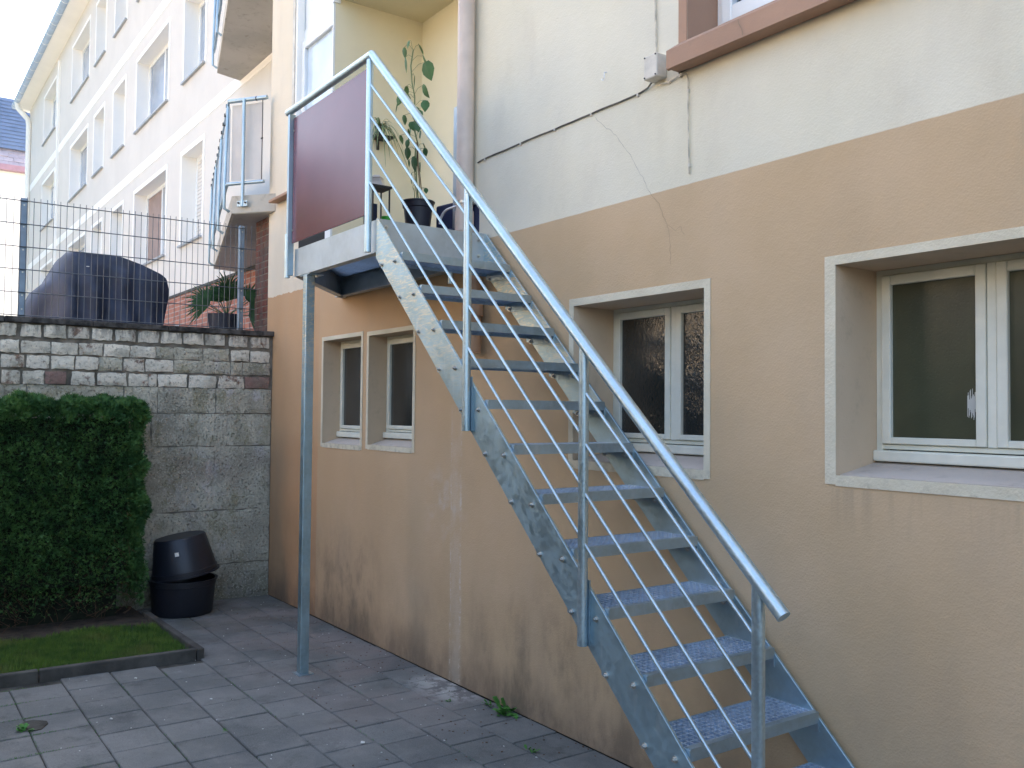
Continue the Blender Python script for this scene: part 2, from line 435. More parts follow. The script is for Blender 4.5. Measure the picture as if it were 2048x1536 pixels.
# ------------------------------------------------------------------ geometry helpers
class MB:
    def __init__(s): s.v = []; s.f = []
    def quad(s, a, b, c, d):
        n = len(s.v); s.v += [tuple(a), tuple(b), tuple(c), tuple(d)]; s.f.append((n, n + 1, n + 2, n + 3)); return s
    def tri(s, a, b, c):
        n = len(s.v); s.v += [tuple(a), tuple(b), tuple(c)]; s.f.append((n, n + 1, n + 2)); return s
    def box(s, x0, x1, y0, y1, z0, z1):
        n = len(s.v)
        s.v += [(x, y, z) for z in (z0, z1) for y in (y0, y1) for x in (x0, x1)]
        s.f += [tuple(n + i for i in q) for q in ((0, 2, 3, 1), (4, 5, 7, 6), (0, 1, 5, 4), (2, 6, 7, 3), (0, 4, 6, 2), (1, 3, 7, 5))]
        return s
    def obox(s, c, ax, ay, az):
        """box from centre and three half-axis vectors"""
        c, ax, ay, az = map(Vector, (c, ax, ay, az)); n = len(s.v)
        s.v += [tuple(c + ax * i + ay * j + az * k) for k in (-1, 1) for j in (-1, 1) for i in (-1, 1)]
        s.f += [tuple(n + i for i in q) for q in ((0, 2, 3, 1), (4, 5, 7, 6), (0, 1, 5, 4), (2, 6, 7, 3), (0, 4, 6, 2), (1, 3, 7, 5))]
        return s
    def tube(s, pts, r, n=10, cap=True, r2=None):
        pts = [Vector(p) for p in pts]; k = len(pts); base = len(s.v); a = None
        for i, p in enumerate(pts):
            d = (pts[min(i + 1, k - 1)] - pts[max(i - 1, 0)]).normalized()
            if a is None:
                a = d.orthogonal().normalized()
            a = (a - d * a.dot(d)).normalized(); b = d.cross(a)
            rr = r if r2 is None else r + (r2 - r) * i / (k - 1)
            for j in range(n):
                t = 2 * math.pi * j / n
                s.v.append(tuple(p + a * (math.cos(t) * rr) + b * (math.sin(t) * rr)))
        for i in range(k - 1):
            for j in range(n):
                q = base + i * n; w = (j + 1) % n
                s.f.append((q + j, q + w, q + n + w, q + n + j))
        if cap:
            s.f.append(tuple(base + j for j in reversed(range(n))))
            s.f.append(tuple(base + (k - 1) * n + j for j in range(n)))
        return s
    def prism(s, poly, h0, h1, axis='z'):
        """polygon in the plane across axis, extruded along it"""
        def P(p, h):
            return {'z': (p[0], p[1], h), 'y': (p[0], h, p[1]), 'x': (h, p[0], p[1])}[axis]
        n = len(s.v); k = len(poly)
        s.v += [P(p, h0) for p in poly] + [P(p, h1) for p in poly]
        s.f.append(tuple(n + i for i in range(k))); s.f.append(tuple(n + k + i for i in reversed(range(k))))
        for i in range(k):
            j = (i + 1) % k
            s.f.append((n + i, n + k + i, n + k + j, n + j))
        return s
    def lathe(s, prof, c=(0, 0, 0), n=28):
        b = len(s.v); k = len(prof)
        for r, z in prof:
            for j in range(n):
                t = 2 * math.pi * j / n
                s.v.append((c[0] + r * math.cos(t), c[1] + r * math.sin(t), c[2] + z))
        for i in range(k - 1):
            for j in range(n):
                w = (j + 1) % n
                s.f.append((b + i * n + j, b + i * n + w, b + (i + 1) * n + w, b + (i + 1) * n + j))
        return s
    def mesh(s, name, mat, smooth=False, origin=(0, 0, 0)):
        me = bpy.data.meshes.new(name)
        o = origin
        me.from_pydata([(a - o[0], b - o[1], c - o[2]) for a, b, c in s.v], [], s.f)
        me.materials.append(mat)
        if smooth:
            me.polygons.foreach_set('use_smooth', [True] * len(me.polygons))
            me.set_sharp_from_angle(angle=math.radians(40))
        me.update()
        return me
    def build(s, name, mat, parent=None, smooth=False, **tags):
        org = wloc(parent) if parent is not None else (0, 0, 0)
        return link(name, s.mesh(name, mat, smooth, org), parent, **tags)

def fix_normals(o):
    import bmesh
    b = bmesh.new(); b.from_mesh(o.data)
    bmesh.ops.recalc_face_normals(b, faces=b.faces)
    b.to_mesh(o.data); b.free()
    return o

WL = {}
def wloc(o):
    return WL.get(o.name, (0, 0, 0))

def link(name, data, parent=None, loc=(0, 0, 0), **tags):
    o = bpy.data.objects.new(name, data)
    scene.collection.objects.link(o)
    o.location = loc
    if parent is not None:
        o.parent = parent
        p = wloc(parent)
        WL[o.name] = tuple(a + b for a, b in zip(p, loc))
    else:
        WL[o.name] = tuple(loc)
    for k, v in tags.items():
        o[k] = v
    return o

def thing(name, loc, label, cat, group=None):
    o = link(name, None, None, loc, label=label, category=cat)
    o.empty_display_size = .1
    if group: o['group'] = group
    return o

def bevel(o, w=.002, seg=1):
    md = o.modifiers.new('bevel', 'BEVEL'); md.width = w; md.segments = seg; md.limit_method = 'ANGLE'
    return o

def wall_grid(x0, x1, z0, z1, y, holes, mb=None, extra_z=(), extra_x=()):
    """front of a wall in plane y with rectangular holes"""
    mb = mb or MB()
    xs = sorted({x0, x1, *[h[0] for h in holes], *[h[1] for h in holes], *extra_x})
    zs = sorted({z0, z1, *[h[2] for h in holes], *[h[3] for h in holes], *extra_z})
    xs = [x for x in xs if x0 <= x <= x1]; zs = [z for z in zs if z0 <= z <= z1]
    for a, b in zip(xs, xs[1:]):
        for c, d in zip(zs, zs[1:]):
            mx, mz = (a + b) / 2, (c + d) / 2
            if any(h[0] < mx < h[1] and h[2] < mz < h[3] for h in holes): continue
            mb.quad((a, y, c), (b, y, c), (b, y, d), (a, y, d))
    return mb

# ================================================================== GROUND
g = MB(); g.quad((-80, -80, -.06), (80, -80, -.06), (80, 80, -.06), (-80, 80, -.06))
g.build('ground', M['earth'], kind='structure')

g = MB(); g.quad((-.01, -7, -.008), (7.5, -7, -.008), (7.5, .0, -.008), (-.01, .0, -.008)); g.build('paving_bed', M['earth'], kind='structure')
paving = link('paving', None, None, (0, 0, 0), kind='structure')
LAWN_Y, LAWN_X = -1.10, 1.74
slab_meshes = []
PX, PY = .2835, .2705
for v in range(5):
    mb = MB(); e = .004
    hx, hy = PX / 2 - .004, PY / 2 - .0035
    j = lambda: random.uniform(-.0018, .0018)
    lo = [(sx * hx + j(), sy * hy + j()) for sx, sy in ((-1, -1), (1, -1), (1, 1), (-1, 1))]
    mb.v = [(a, b, -.045) for a, b in lo] + [(a, b, -e) for a, b in lo] + [(a * (1 - .03), b * (1 - .03), 0) for a, b in lo]
    mb.f = [(0, 1, 5, 4), (1, 2, 6, 5), (2, 3, 7, 6), (3, 0, 4, 7), (4, 5, 9, 8), (5, 6, 10, 9), (6, 7, 11, 10), (7, 4, 8, 11), (8, 9, 10, 11)]
    slab_meshes.append(mb.mesh('paving_slab', M['slab']))
offs = {0: .07, 1: .21, 2: .02, 3: .25, 4: .11, 5: .30 - PX, 6: 1.97 - 7 * PX, 7: 2.36 - 8 * PX, 8: .1, 9: .2, 10: .04, 11: .16}
cnt = 0
far_slabs = MB()
for r in range(0, 15):
    yc = -.005 - PY * (r + .5)
    off = offs.get(r, random.random() * PX)
    for k in range(-1, 27):
        xc = off + PX * (k + .5)
        if xc < .02 - PX * .4 or xc > 6.6: continue
        if yc < LAWN_Y - .02 and xc < LAWN_X + .02: continue
        if abs(yc + 2.04) < .14 and abs(xc - 2.47) < .15 and False: continue
        tilt = (random.gauss(0, .0035), random.gauss(0, .0035), random.gauss(0, .004))
        if cnt < 300 and xc < 5.4 and yc > -3.3:
            o = link('paving_slab', slab_meshes[(k * 7 + r * 3) % 5], paving, (xc, yc, random.gauss(0, .0012)))
            o.rotation_euler = tilt
            cnt += 1
        else:
            far_slabs.box(xc - PX / 2 + .004, xc + PX / 2 - .004, yc - PY / 2 + .004, yc + PY / 2 - .004, -.045, random.gauss(0, .0012))
far_slabs.build('outer_slabs', M['slab'], paving, kind='stuff')

# broken corner beside a slab: open joint with soil
lawn_soil = MB()
lawn_soil.box(-.0, LAWN_X - .045, -6.5, LAWN_Y - .035, -.05, .035)
lawn_soil.build('garden_bed', M['soil'], kind='structure')
kerb = link('kerb', None, None, (0, 0, 0), kind='structure')
def edging(p0, p1):
    p0, p1 = Vector(p0), Vector(p1); L = (p1 - p0).length; n = max(1, round(L / .9)); d = (p1 - p0) / n
    for i in range(n):
        a, b = p0 + d * i, p0 + d * (i + 1)
        dd = d.normalized(); nn = Vector((-dd.y, dd.x, 0)); g_ = dd * .003
        mb = MB(); mb.obox(((a + b) / 2) + Vector((0, 0, .005)), (b - a) / 2 - g_, nn * .024, (0, 0, .062))
        o = mb.build('kerb_stone', M['kerb'], kerb); bevel(o, .008, 2)
edging((1.70, -1.11, 0), (1.56, -6.5, 0))
edging((.40, -1.115, 0), (1.725, -1.085, 0))

# lawn
n = 52000
gx = rng.uniform(.66, 1.70, n); gy = rng.uniform(-3.1, -1.14, n)
keep = (gx > .735 + .06 * np.sin(gy * 9) + rng.normal(0, .04, n)) & (gx < 1.70 + (gy + 1.1) * .026 - .03)
gx, gy = gx[keep], gy[keep]; n = len(gx)
ang = rng.uniform(0, 6.283, n); h = rng.uniform(.018, .042, n); w = rng.uniform(.0015, .003, n); ln = rng.uniform(.002, .02, n); la = rng.uniform(0, 6.283, n)
v = np.zeros((n * 3, 3))
v[0::3] = np.stack([gx + np.cos(ang) * w, gy + np.sin(ang) * w, np.full(n, .033)], 1)
v[1::3] = np.stack([gx - np.cos(ang) * w, gy - np.sin(ang) * w, np.full(n, .033)], 1)
v[2::3] = np.stack([gx + np.cos(la) * ln, gy + np.sin(la) * ln, .033 + h], 1)
def np_mesh(name, v, faces, mat, k=3):
    me = bpy.data.meshes.new(name)
    nf = len(faces)
    me.vertices.add(len(v)); me.vertices.foreach_set('co', v.astype(np.float32).ravel())
    me.loops.add(nf * k); me.loops.foreach_set('vertex_index', faces.astype(np.int32).ravel())
    me.polygons.add(nf); me.polygons.foreach_set('loop_start', np.arange(0, nf * k, k, dtype=np.int32))
    me.polygons.foreach_set('loop_total', np.full(nf, k, dtype=np.int32))
    me.materials.append(mat); me.update(); me.validate()
    return me
lawn = link('lawn', np_mesh('lawn', v, np.arange(n * 3).reshape(-1, 3), M['grass']), None)
lawn['kind'] = 'stuff'; lawn['label'] = 'short green lawn strip in front of the hedge'

# ================================================================== HOUSE
house = thing('house', (0, 0, 0), 'house with cream upper wall over tan lower wall behind the steel stair', 'house')
BW = [  # x0, x1, z0, z1 opening ; reveal depth
    (1.085, 1.745, 1.347, 2.132, .14), (1.867, 2.505, 1.360, 2.123, .14),
    (4.140, 5.006, 1.363, 2.128, .26), (5.640, 6.56, 1.382, 2.143, .25)]
LOG = (1.21, 3.12, 2.6, 4.78)
WIN_L = (.405, 1.205, 3.43, 5.9)
UPW = (4.905, 6.6, 3.215, 4.9)
holes = [b[:4] for b in BW] + [LOG, (WIN_L[0], 1.21, WIN_L[2], WIN_L[3]), UPW]
mb = wall_grid(-.155, 12, 0, 9, 0, holes)
for x0, x1, z0, z1, d in []:
    pass
mb.quad((-.155, 8, 0), (-.155, 0, 0), (-.155, 0, 9), (-.155, 8, 9))
mb.quad((12, 0, 0), (12, 8, 0), (12, 8, 9), (12, 0, 9))
mb.quad((12, 8, 0), (-.155, 8, 0), (-.155, 8, 9), (12, 8, 9))
mb.build('wall', M['wall'], house)
MB().box(-.35, 12.3, -.4, 8.4, 9.0, 9.25).build('roof', M['slate'], house)
# loggia room
mb = MB()
Y1 = .765
mb.quad((1.21, 0, 2.6), (1.21, Y1, 2.6), (1.21, Y1, 4.78), (1.21, 0, 4.78))
mb.quad((1.21, Y1, 2.6), (3.12, Y1, 2.6), (3.12, Y1, 4.78), (1.21, Y1, 4.78))
mb.quad((3.12, 0, 2.6), (3.12, Y1, 2.6), (3.12, Y1, 4.78), (3.12, 0, 4.78))
mb.build('loggia_wall', M['loggia'], house)
MB().quad((1.21, 0, 4.78), (3.12, 0, 4.78), (3.12, Y1, 4.78), (1.21, Y1, 4.78)).build('loggia_ceiling', M['loggia_ceiling'], house)
MB().quad((1.21, 0, 2.6), (3.12, 0, 2.6), (3.12, Y1, 2.6), (1.21, Y1, 2.6)).build('loggia_floor', M['wood'], house)

def basement_window(x0, x1, z0, z1, d, bays, glass, band_l=.033, band_t=.033):
    """window > surround, reveal, sill_slope, casement, pane, drip_board"""
    win = MB()
    f = .026
    zb = z0 + .095                                    # top of the drip board
    yb = d
    win.box(x0, x0 + f, yb, yb + .05, z0, z1); win.box(x1 - f, x1, yb, yb + .05, z0, z1)
    win.box(x0 + f, x1 - f, yb, yb + .05, z1 - f * .8, z1); win.box(x0 + f, x1 - f, yb, yb + .05, zb - .004, zb + .014)
    for i in range(1, len(bays)):
        mx = bays[i]
        if mx < x1 - .01: win.box(mx - .016, mx + .016, yb - .006, yb + .05, zb + .014, z1 - f * .8)
    w = win.build('window', M['frame'], house); bevel(w, .002)
    s = MB()
    bl, bt = band_l, band_t
    y0, y1 = -.004, .0
    for q in ((x0 - bl, x0, z0 - bt, z1 + bt), (x1, x1 + bl, z0 - bt, z1 + bt), (x0, x1, z1, z1 + bt), (x0, x1, z0 - bt * 1.15, z0)):
        nn = 14 if q[1] - q[0] > q[3] - q[2] else 12
        s.box(q[0], q[1], y0, y1 - .0008, q[2], q[3])
    s.build('surround', M['band'], w)
    r = MB()
    r.quad((x0, .0, z0), (x0, d + .05, z0), (x0, d + .05, z1), (x0, .0, z1))
    r.quad((x1, d + .05, z0), (x1, .0, z0), (x1, .0, z1), (x1, d + .05, z1))
    r.quad((x0, .0, z1), (x0, d + .05, z1), (x1, d + .05, z1), (x1, .0, z1))
    r.build('reveal', M['reveal'], w)
    sl = MB()
    sl.prism([(.021, z0 - .02), (d + .02, z0 - .02), (d + .02, z0 + .045), (.021, z0 + .001)], x0 + .0005, x1 - .0005, 'x')
    sl.build('sill', M['sill'], w)
    db = MB(); db.box(x0 - .0 + .001, x1 - .001, d - .028, d + .03, z0 + .046, zb - .008)
    bevel(db.build('drip_board', M['frame'], w), .006, 2)
    ed = bays + [x1]
    for i, gl in enumerate(glass):
        a = (x0 + f if i == 0 else bays[i] + .016) + .002
        b = (bays[i + 1] - .016 if i + 1 < len(bays) else x1 - f) - .002
        if b - a < .05: continue
        c = MB(); q = .036; za, zc = zb + .016, z1 - f * .8 - .002
        yy = yb - .012
        c.box(a, a + q, yy, yy + .045, za, zc); c.box(b - q, b, yy, yy + .045, za, zc)
        c.box(a + q, b - q, yy, yy + .045, zc - q, zc); c.box(a + q, b - q, yy, yy + .045, za, za + q * .7)
        bevel(c.build('casement', M['frame'], w), .003)
        MB().box(a + q - .004, b - q + .004, yy + .018, yy + .024, za + q * .6, zc - q + .004).build('pane', M[gl], w)
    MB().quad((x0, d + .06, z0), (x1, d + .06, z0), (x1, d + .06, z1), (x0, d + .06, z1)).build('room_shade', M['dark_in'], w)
    return w
w1 = basement_window(*BW[0], [BW[0][0]], ['glass_black'], .03, .03)
w2 = basement_window(*BW[1], [BW[1][0]], ['glass_black'], .03, .03)
w3 = basement_window(*BW[2], [BW[2][0], 4.575], ['glass_bark', 'glass_bark'], .034, .036)
w4 = basement_window(*BW[3], [BW[3][0], 6.075], ['glass_dot', 'glass_dot'], .045, .034)
# white brush mark on the right hand pane
mb = MB()
for i in range(22):
    t = i / 21; x = 5.985 + t * .045
    zc = 1.645 + .012 * math.sin(i * 1.7)
    mb.box(x, x + .0016, .2535, .2545, zc - .03 - random.random() * .02, zc + .022 + random.random() * .02)
mb.build('paint_smear', M['paper'], w4)

# window left of the loggia (white, two sashes) and its ledge
x0, x1, z0, z1 = WIN_L
mb = MB(); d = .06
mb.box(x0, x0 + .03, d, d + .06, z0, z1).box(x1 - .06, x1, d - .02, d + .06, z0, z1)
mb.box(x0 + .03, x1 - .06, d, d + .06, z0, z0 + .04).box(x0 + .03, x1 - .06, d, d + .06, 4.70, 4.80)
wl_ = mb.build('window', M['upvc'], house, label='tall white window beside the loggia'); bevel(wl_, .003)
for za, zb, gl in ((z0 + .045, 4.695, 'glass_sky'), (4.805, z1, 'upvc')):
    c = MB(); a, b = x0 + .035, x1 - .065; q = .06; yy = d - .02
    if gl == 'glass_sky':
        c.box(a, a + q, yy, yy + .06, za, zb).box(b - q, b, yy, yy + .06, za, zb).box(a + q, b - q, yy, yy + .06, zb - q * 1.1, zb).box(a + q, b - q, yy, yy + .06, za, za + q)
        bevel(c.build('casement', M['upvc'], wl_), .005)
    MB().box(a + q - .005, b - q + .005, yy + .03, yy + .036, za + q * .9, zb - q).build('pane', M[gl], wl_) if gl == 'glass_sky' else MB().box(a, b, yy + .03, yy + .036, za, zb).build('white_panel', M[gl], wl_)
MB().box(x0 + .001, x0 + .035, .0, .06, z0, z1).build('reveal', M['nwhite'], wl_)
MB().box(x1 - .012, x1 + .018, -.022, .036, 4.74, z1).box(x1 - .01, x1 + .004, -.016, .036, z0 - .8, 4.74).build('edge_strip', M['upvc'], wl_)
mb = MB(); mb.prism([(-.085, 3.385), (.04, 3.395), (.04, 3.43), (-.085, 3.41)], .05, 1.2, 'x')
bevel(mb.build('ledge', M['tansill'], wl_), .004)
mb = MB().box(.36, .404, -.01, .03, 3.43, 5.9); mb.build('weather_strip', M['boxp'], wl_)
# lower white part of the same unit behind the panel
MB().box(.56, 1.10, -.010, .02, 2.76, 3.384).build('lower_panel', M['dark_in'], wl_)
MB().box(1.10, 1.19, -.014, .02, 2.70, 3.384).build('lower_stile', M['upvc'], wl_)

# upper right window with tan surround
x0, x1, z0, z1 = UPW
mb = MB(); d = .185
mb.box(x0, x0 + .04, d, d + .06, z0, z1).box(x0 + .04, x1, d, d + .06, z0, z0 + .085)
uw = mb.build('window', M['upvc'], house, label='white window over a cracked tan sill'); bevel(uw, .004)
c = MB(); a, b = x0 + .043, 5.65; q = .06
c.box(a, a + q, d - .025, d + .04, z0 + .09, z1).box(a + q, b - q, d - .025, d + .04, z0 + .09, z0 + .09 + q * 1.2).box(b - q, b, d - .025, d + .04, z0 + .09, z1)
bevel(c.build('casement', M['upvc'], uw), .006)
MB().box(a + q - .003, b - q + .003, d + .01, d + .016, z0 + .05 + q, z1).build('pane', M['glass_n'], uw)
mb = MB()
for k in range(7):
    mb.box(a + q + .02 + k * .045, a + q + .03 + k * .045, d - .002, d + .004, z0 + .13, z1)
mb.build('blind_cord', M['black'], uw)
mb = MB()
mb.quad((x0, -.001, z0), (x0, d + .06, z0), (x0, d + .06, z1), (x0, -.001, z1))
mb.quad((x0, d + .07, z0), (x1, d + .07, z0), (x1, d + .07, z1), (x0, d + .07, z1))
mb.build('reveal', M['tansill'], uw)
MB().box(x0 - .05, x0 - .002, -.006, .02, z0, z1).build('surround', M['tansill'], uw)
mb = MB(); mb.prism([(-.09, 3.078), (-.075, 3.074), (-.06, 3.082), (-.004, 3.082), (-.004, 3.216), (-.09, 3.158)], 4.865, 6.75, 'x')
mb.prism([(.0, 3.10), (d + .02, 3.10), (d + .02, 3.232), (.0, 3.2165)], 4.9055, 6.59, 'x')
sill_o = mb.build('sill', M['tansill'], uw); fix_normals(sill_o)

def ribbon_crack(pts, w, mat, parent, y=-.0012):
    mb = MB(); P = []
    for (xa, za), (xb, zb) in zip(pts, pts[1:]):
        k = max(2, int(math.hypot(xb - xa, zb - za) / .02))
        for i in range(k):
            t = i / k
            P.append((xa + (xb - xa) * t + random.gauss(0, .0028), za + (zb - za) * t + random.gauss(0, .0028)))
    P.append(pts[-1])
    for (xa, za), (xb, zb) in zip(P, P[1:]):
        dx, dz = xb - xa, zb - za; L = math.hypot(dx, dz) or 1
        ww = w * random.uniform(.5, 1.2)
        nx, nz = -dz / L * ww / 2, dx / L * ww / 2
        mb.v += []; mb.quad((xa - nx, y, za - nz), (xb - nx, y, zb - nz), (xb + nx, y, zb + nz), (xa + nx, y, za + nz))
    return mb.build('crack', mat, parent)
ribbon_crack([(4.30, 3.03), (4.46, 2.895), (4.56, 2.775), (4.672, 2.60)], .0020, M['crack2'], house)
ribbon_crack([(4.672, 2.60), (4.73, 2.53), (4.80, 2.40), (4.81, 2.25)], .0017, M['crack'], house)
ribbon_crack([(4.79, 2.43), (4.84, 2.40), (4.87, 2.41), (4.89, 2.37)], .0015, M['crack'], house)
ribbon_crack([(5.26, 3.155), (5.28, 3.12), (5.285, 3.085)], .0035, M['crack'], uw, y=-.0915)

# downpipes on the house
dp = thing('downpipe', (3.19, -.06, 2.6), 'cream painted downpipe running up beside the balcony opening', 'downpipe')
MB().tube([(3.20, -.06, 2.60), (3.20, -.06, 7.0)], .050, 20, True).build('pipe', M['pipe'], dp, True)
MB().tube([(3.20, -.06, 2.64), (3.20, -.06, 2.76)], .056, 20, True).build('collar', M['pipe'], dp, True)
mb = MB().tube([(3.20, -.06, 2.80), (3.20, -.06, 2.815)], .058, 20, True); mb.box(3.24, 3.29, -.065, -.045, 2.80, 2.815); mb.box(3.15, 3.25, -.03, .0, 2.80, 2.815)
mb.build('bracket', M['steel'], dp)
dp2 = thing('soil_pipe', (3.31, -.07, 2.0), 'short tan painted pipe on the wall under the stair platform', 'pipe')
MB().tube([(3.31, -.07, 2.22), (3.31, -.07, 2.56)], .050, 20).build('pipe', M['pipe_tan'], dp2, True)
MB().tube([(3.31, -.07, 2.14), (3.31, -.07, 2.225)], .062, 20).build('collar', M['pipe_tan'], dp2, True)
MB().tube([(3.31, -.07, 1.93), (3.31, -.07, 2.15)], .052, 20).build('lower_pipe', M['pipe_tan'], dp2, True)

# junction box and cables
jb = thing('junction_box', (4.69, -.02, 3.15), 'small cream junction box on the wall left of the tan window sill', 'junction box')
mb = MB(); mb.box(4.698, 4.782, -.064, -.001, 3.083, 3.19); bevel(mb.build('box', M['boxp'], jb), .006, 2)
mb = MB(); mb.box(4.655, 4.752, -.062, -.001, 3.088, 3.20) if False else None
for (a, b) in ((4.706, 3.092), (4.774, 3.092), (4.706, 3.182), (4.774, 3.182)):
    MB().tube([(a, -.068, b), (a, -.063, b)], .0035, 8).build('screw', M['black'], jb)
def cable(name, pts, r, mat, label, clips=()):
    o = thing(name, pts[0], label, 'cable')
    sub = []
    for p, q in zip(pts, pts[1:]):
        k = max(1, int((Vector(q) - Vector(p)).length / .07))
        for i in range(k):
            t = i / k; sub.append((p[0] + (q[0] - p[0]) * t, p[1], p[2] + (q[2] - p[2]) * t + random.gauss(0, .0012)))
    sub.append(pts[-1])
    MB().tube(sub, r, 6).build('sheath', mat, o, True)
    for cx, cz in clips:
        MB().box(cx - .005, cx + .005, -.011, .0, cz - .008, cz + .006).build('clip', M['boxp'], o)
    return o
cable('cable', [(3.255, -.006, 3.045), (3.30, -.006, 3.048), (3.67, -.006, 3.056), (3.97, -.006, 3.058), (4.26, -.006, 3.06), (4.617, -.006, 3.063), (4.67, -.01, 3.072), (4.712, -.02, 3.09)], .0042, M['cable_dark'], 'dark cable clipped along the cream wall from the downpipe to the junction box', [(3.33, 3.046), (3.68, 3.054), (3.98, 3.056), (4.27, 3.058), (4.60, 3.06)])
cable('cable', [(4.72, -.008, 3.20), (4.714, -.008, 3.46), (4.71, -.008, 5.5)], .0045, M['cable'], 'pale vertical cable rising from the top of the junction box', [])
cable('cable', [(4.735, -.012, 3.10), (4.75, -.012, 3.066), (4.80, -.008, 3.060), (4.865, -.008, 3.068), (4.905, -.008, 3.066), (4.915, -.008, 3.04), (4.916, -.008, 2.875), (4.924, -.008, 2.625)], .0034, M['cable'], 'pale cable hooking down the cream wall right of the junction box', [(4.80, 3.062), (4.866, 3.07), (4.914, 2.99), (4.922, 2.665)])
cable('cable', [(4.865, -.012, 3.078), (5.0, -.012, 3.092), (5.4, -.012, 3.10), (6.7, -.012, 3.105)], .0038, M['cable_dark'], 'dark cable running tight below the tan window sill', [(5.08, 3.096), (5.3, 3.098)])
hk = thing('wall_hook', (4.36, 0, 3.20), 'tiny white hook on the blank cream wall left of the junction box', 'hook')
MB().tube([(4.375, 0, 3.235), (4.375, -.015, 3.232), (4.375, -.015, 3.205), (4.365, -.015, 3.195), (4.355, -.015, 3.203)], .003, 6).build('hook', M['white'], hk)

# ================================================================== STEEL STAIR
stair = thing('steel_staircase', (3.4, -.35, 0), 'galvanised open-tread staircase climbing to the balcony with a maroon side panel', 'staircase')
S = lambda mb, name, mat='galv', smooth=False, parent=None: mb.build(name, M[mat], parent or stair, smooth)
YO, YI = -.712, -.700         # outer and inner faces of the near stringer
def strz(x): return 2.596 - (x - 3.385) * .948
def stringer(y0, y1):
    xe = 6.07
    top = [(3.372, 2.604), (3.385, 2.604), (6.12, strz(6.12))]
    poly = [(3.372, 2.400), (3.372, 2.604), (3.388, 2.604), (6.16, strz(6.16) + .008), (6.16, 0), (5.918, 0), (5.918, .0)]
    zb = lambda x: 2.400 - (x - 3.372) * .9485
    poly = [(3.372, 2.400), (3.372, 2.604), (3.388, 2.604), (6.124, strz(6.124) + .006), (6.124, 0.0), (5.902, 0.0)]
    o = S(MB().prism(poly, y0, y1, 'y'), 'stringer', 'galv_str'); fix_normals(o); bevel(o, .0015)
    return o
stringer(YO, YI)
stringer(-.038, -.026)
# treads
TD, TW0, TW1 = .232, -.699, -.039
def tread_meshes():
    gr = MB(); z0, z1 = -.028, 0
    nx, ny = 8, 24
    for i in range(nx + 1):
        x = -TD + .004 + (TD - .012) * i / nx
        gr.box(x - .0030, x + .0030, TW0 + .005, TW1 - .005, -.012, z1 - .001)
    for j in range(ny + 1):
        y = TW0 + .006 + (TW1 - TW0 - .012) * j / ny
        gr.box(-TD + .004, -.006, y - .0030, y + .0030, -.020, z1)
    nose = MB()
    nose.box(-.005, .0, TW0 + .004, TW1 - .004, -.036, .004)
    nose.box(-.026, -.005, TW0 + .004, TW1 - .004, -.002, .004)
    back = MB(); back.box(-TD, -TD + .004, TW0 + .004, TW1 - .004, -.034, .001)
    ep = MB(); ep.prism([(-TD, .0), (-.001, .0), (-.001, -.068), (-.175, -.068), (-TD, -.050)], -.0022, .0022, 'y')
    r = [q.mesh(n_, M['galv_grate'] if n_ == 'grating' else M['galv']) for q, n_ in ((gr, 'grating'), (nose, 'nosing'), (back, 'back_bar'), (ep, 'end_plate'))]
    return r
me_gr, me_nose, me_back, me_ep = tread_meshes()
hb = MB()
hexa = [(.0085 * math.cos(k * math.pi / 3), .0085 * math.sin(k * math.pi / 3)) for k in range(6)]
hb.prism(hexa, -.009, 0, 'y'); hb.lathe([(0, 0)], n=3) if False else None
hb.tube([(0, -.014, 0), (0, -.008, 0)], .0045, 8); hb.tube([(0, -.0015, 0), (0, .001, 0)], .0125, 12)
me_bolt = hb.mesh('bolt', M['steel'])
NT_ = 13
for k in range(NT_):
    xn, zn = 3.640 + .1955 * k, 2.391 - .1862 * k
    tr = link('tread', me_gr, stair, (xn - 3.4, .35, zn))
    for me_, nm in ((me_nose, 'nosing'), (me_back, 'back_bar')):
        link(nm, me_, tr)
    for yy in (TW0 + .002, TW1 - .002):
        link('end_plate', me_ep, tr, (0, yy, 0))
    for dx, dz in ((-.052, -.040), (-.192, -.040)):
        link('bolt', me_bolt, stair, (xn - 3.4 + dx, YO + .35, zn + dz))
        b = link('bolt', me_bolt, stair, (xn - 3.4 + dx - .0, TW1 - .006 + .35, zn + dz - .012))
# railing
RZ = lambda x: 3.470 - (x - 3.345) * .926
rail_y = -.735
posts = [(3.322, 3.455, 2.432), (4.305, RZ(4.305) - .006, 1.515), (5.102, RZ(5.102) - .006, .760), (5.895, RZ(5.895) - .006, .03)]
for i, (x, zt, zb) in enumerate(posts):
    o = S(MB().tube([(x, rail_y, zb), (x, rail_y, zt)], .0185 if i < 3 else .0195, 18), 'railing_post', 'galv_rail', True)
    if 0 < i < 3:
        S(MB().box(x - .028, x + .018, YO - .006, YO - .0005, zb + .0, zb + .235), 'clamp_plate', 'galv')
        for dz in (.03, .205):
            link('bolt', me_bolt, stair, (x - .024 - 3.4, YO - .006 + .35, zb + dz))
# far left half-post of the platform
S(MB().box(2.196, 2.224, rail_y - .012, -.708, 2.44, 3.455), 'railing_post', 'galv')
S(MB().tube([(2.200, rail_y - .004, 2.425), (2.200, rail_y - .004, 2.70)], .017, 14), 'post_sleeve', 'galv_rail', True)
# handrail: level run, then slope
hr = [(2.165, rail_y, 3.478), (3.345, rail_y, 3.478), (5.985, rail_y, RZ(5.985) + .004)]
mb = MB()
mb.tube(hr[:2], .0212, 20); S(mb, 'handrail', 'galv_rail', True)
mb = MB()
mb.tube([hr[1], hr[2]], .0215, 20, False)
d_ = (Vector(hr[2]) - Vector(hr[1])).normalized(); pe = Vector(hr[2])
mb.tube([pe, pe - d_ * .12], .0185, 20, True)
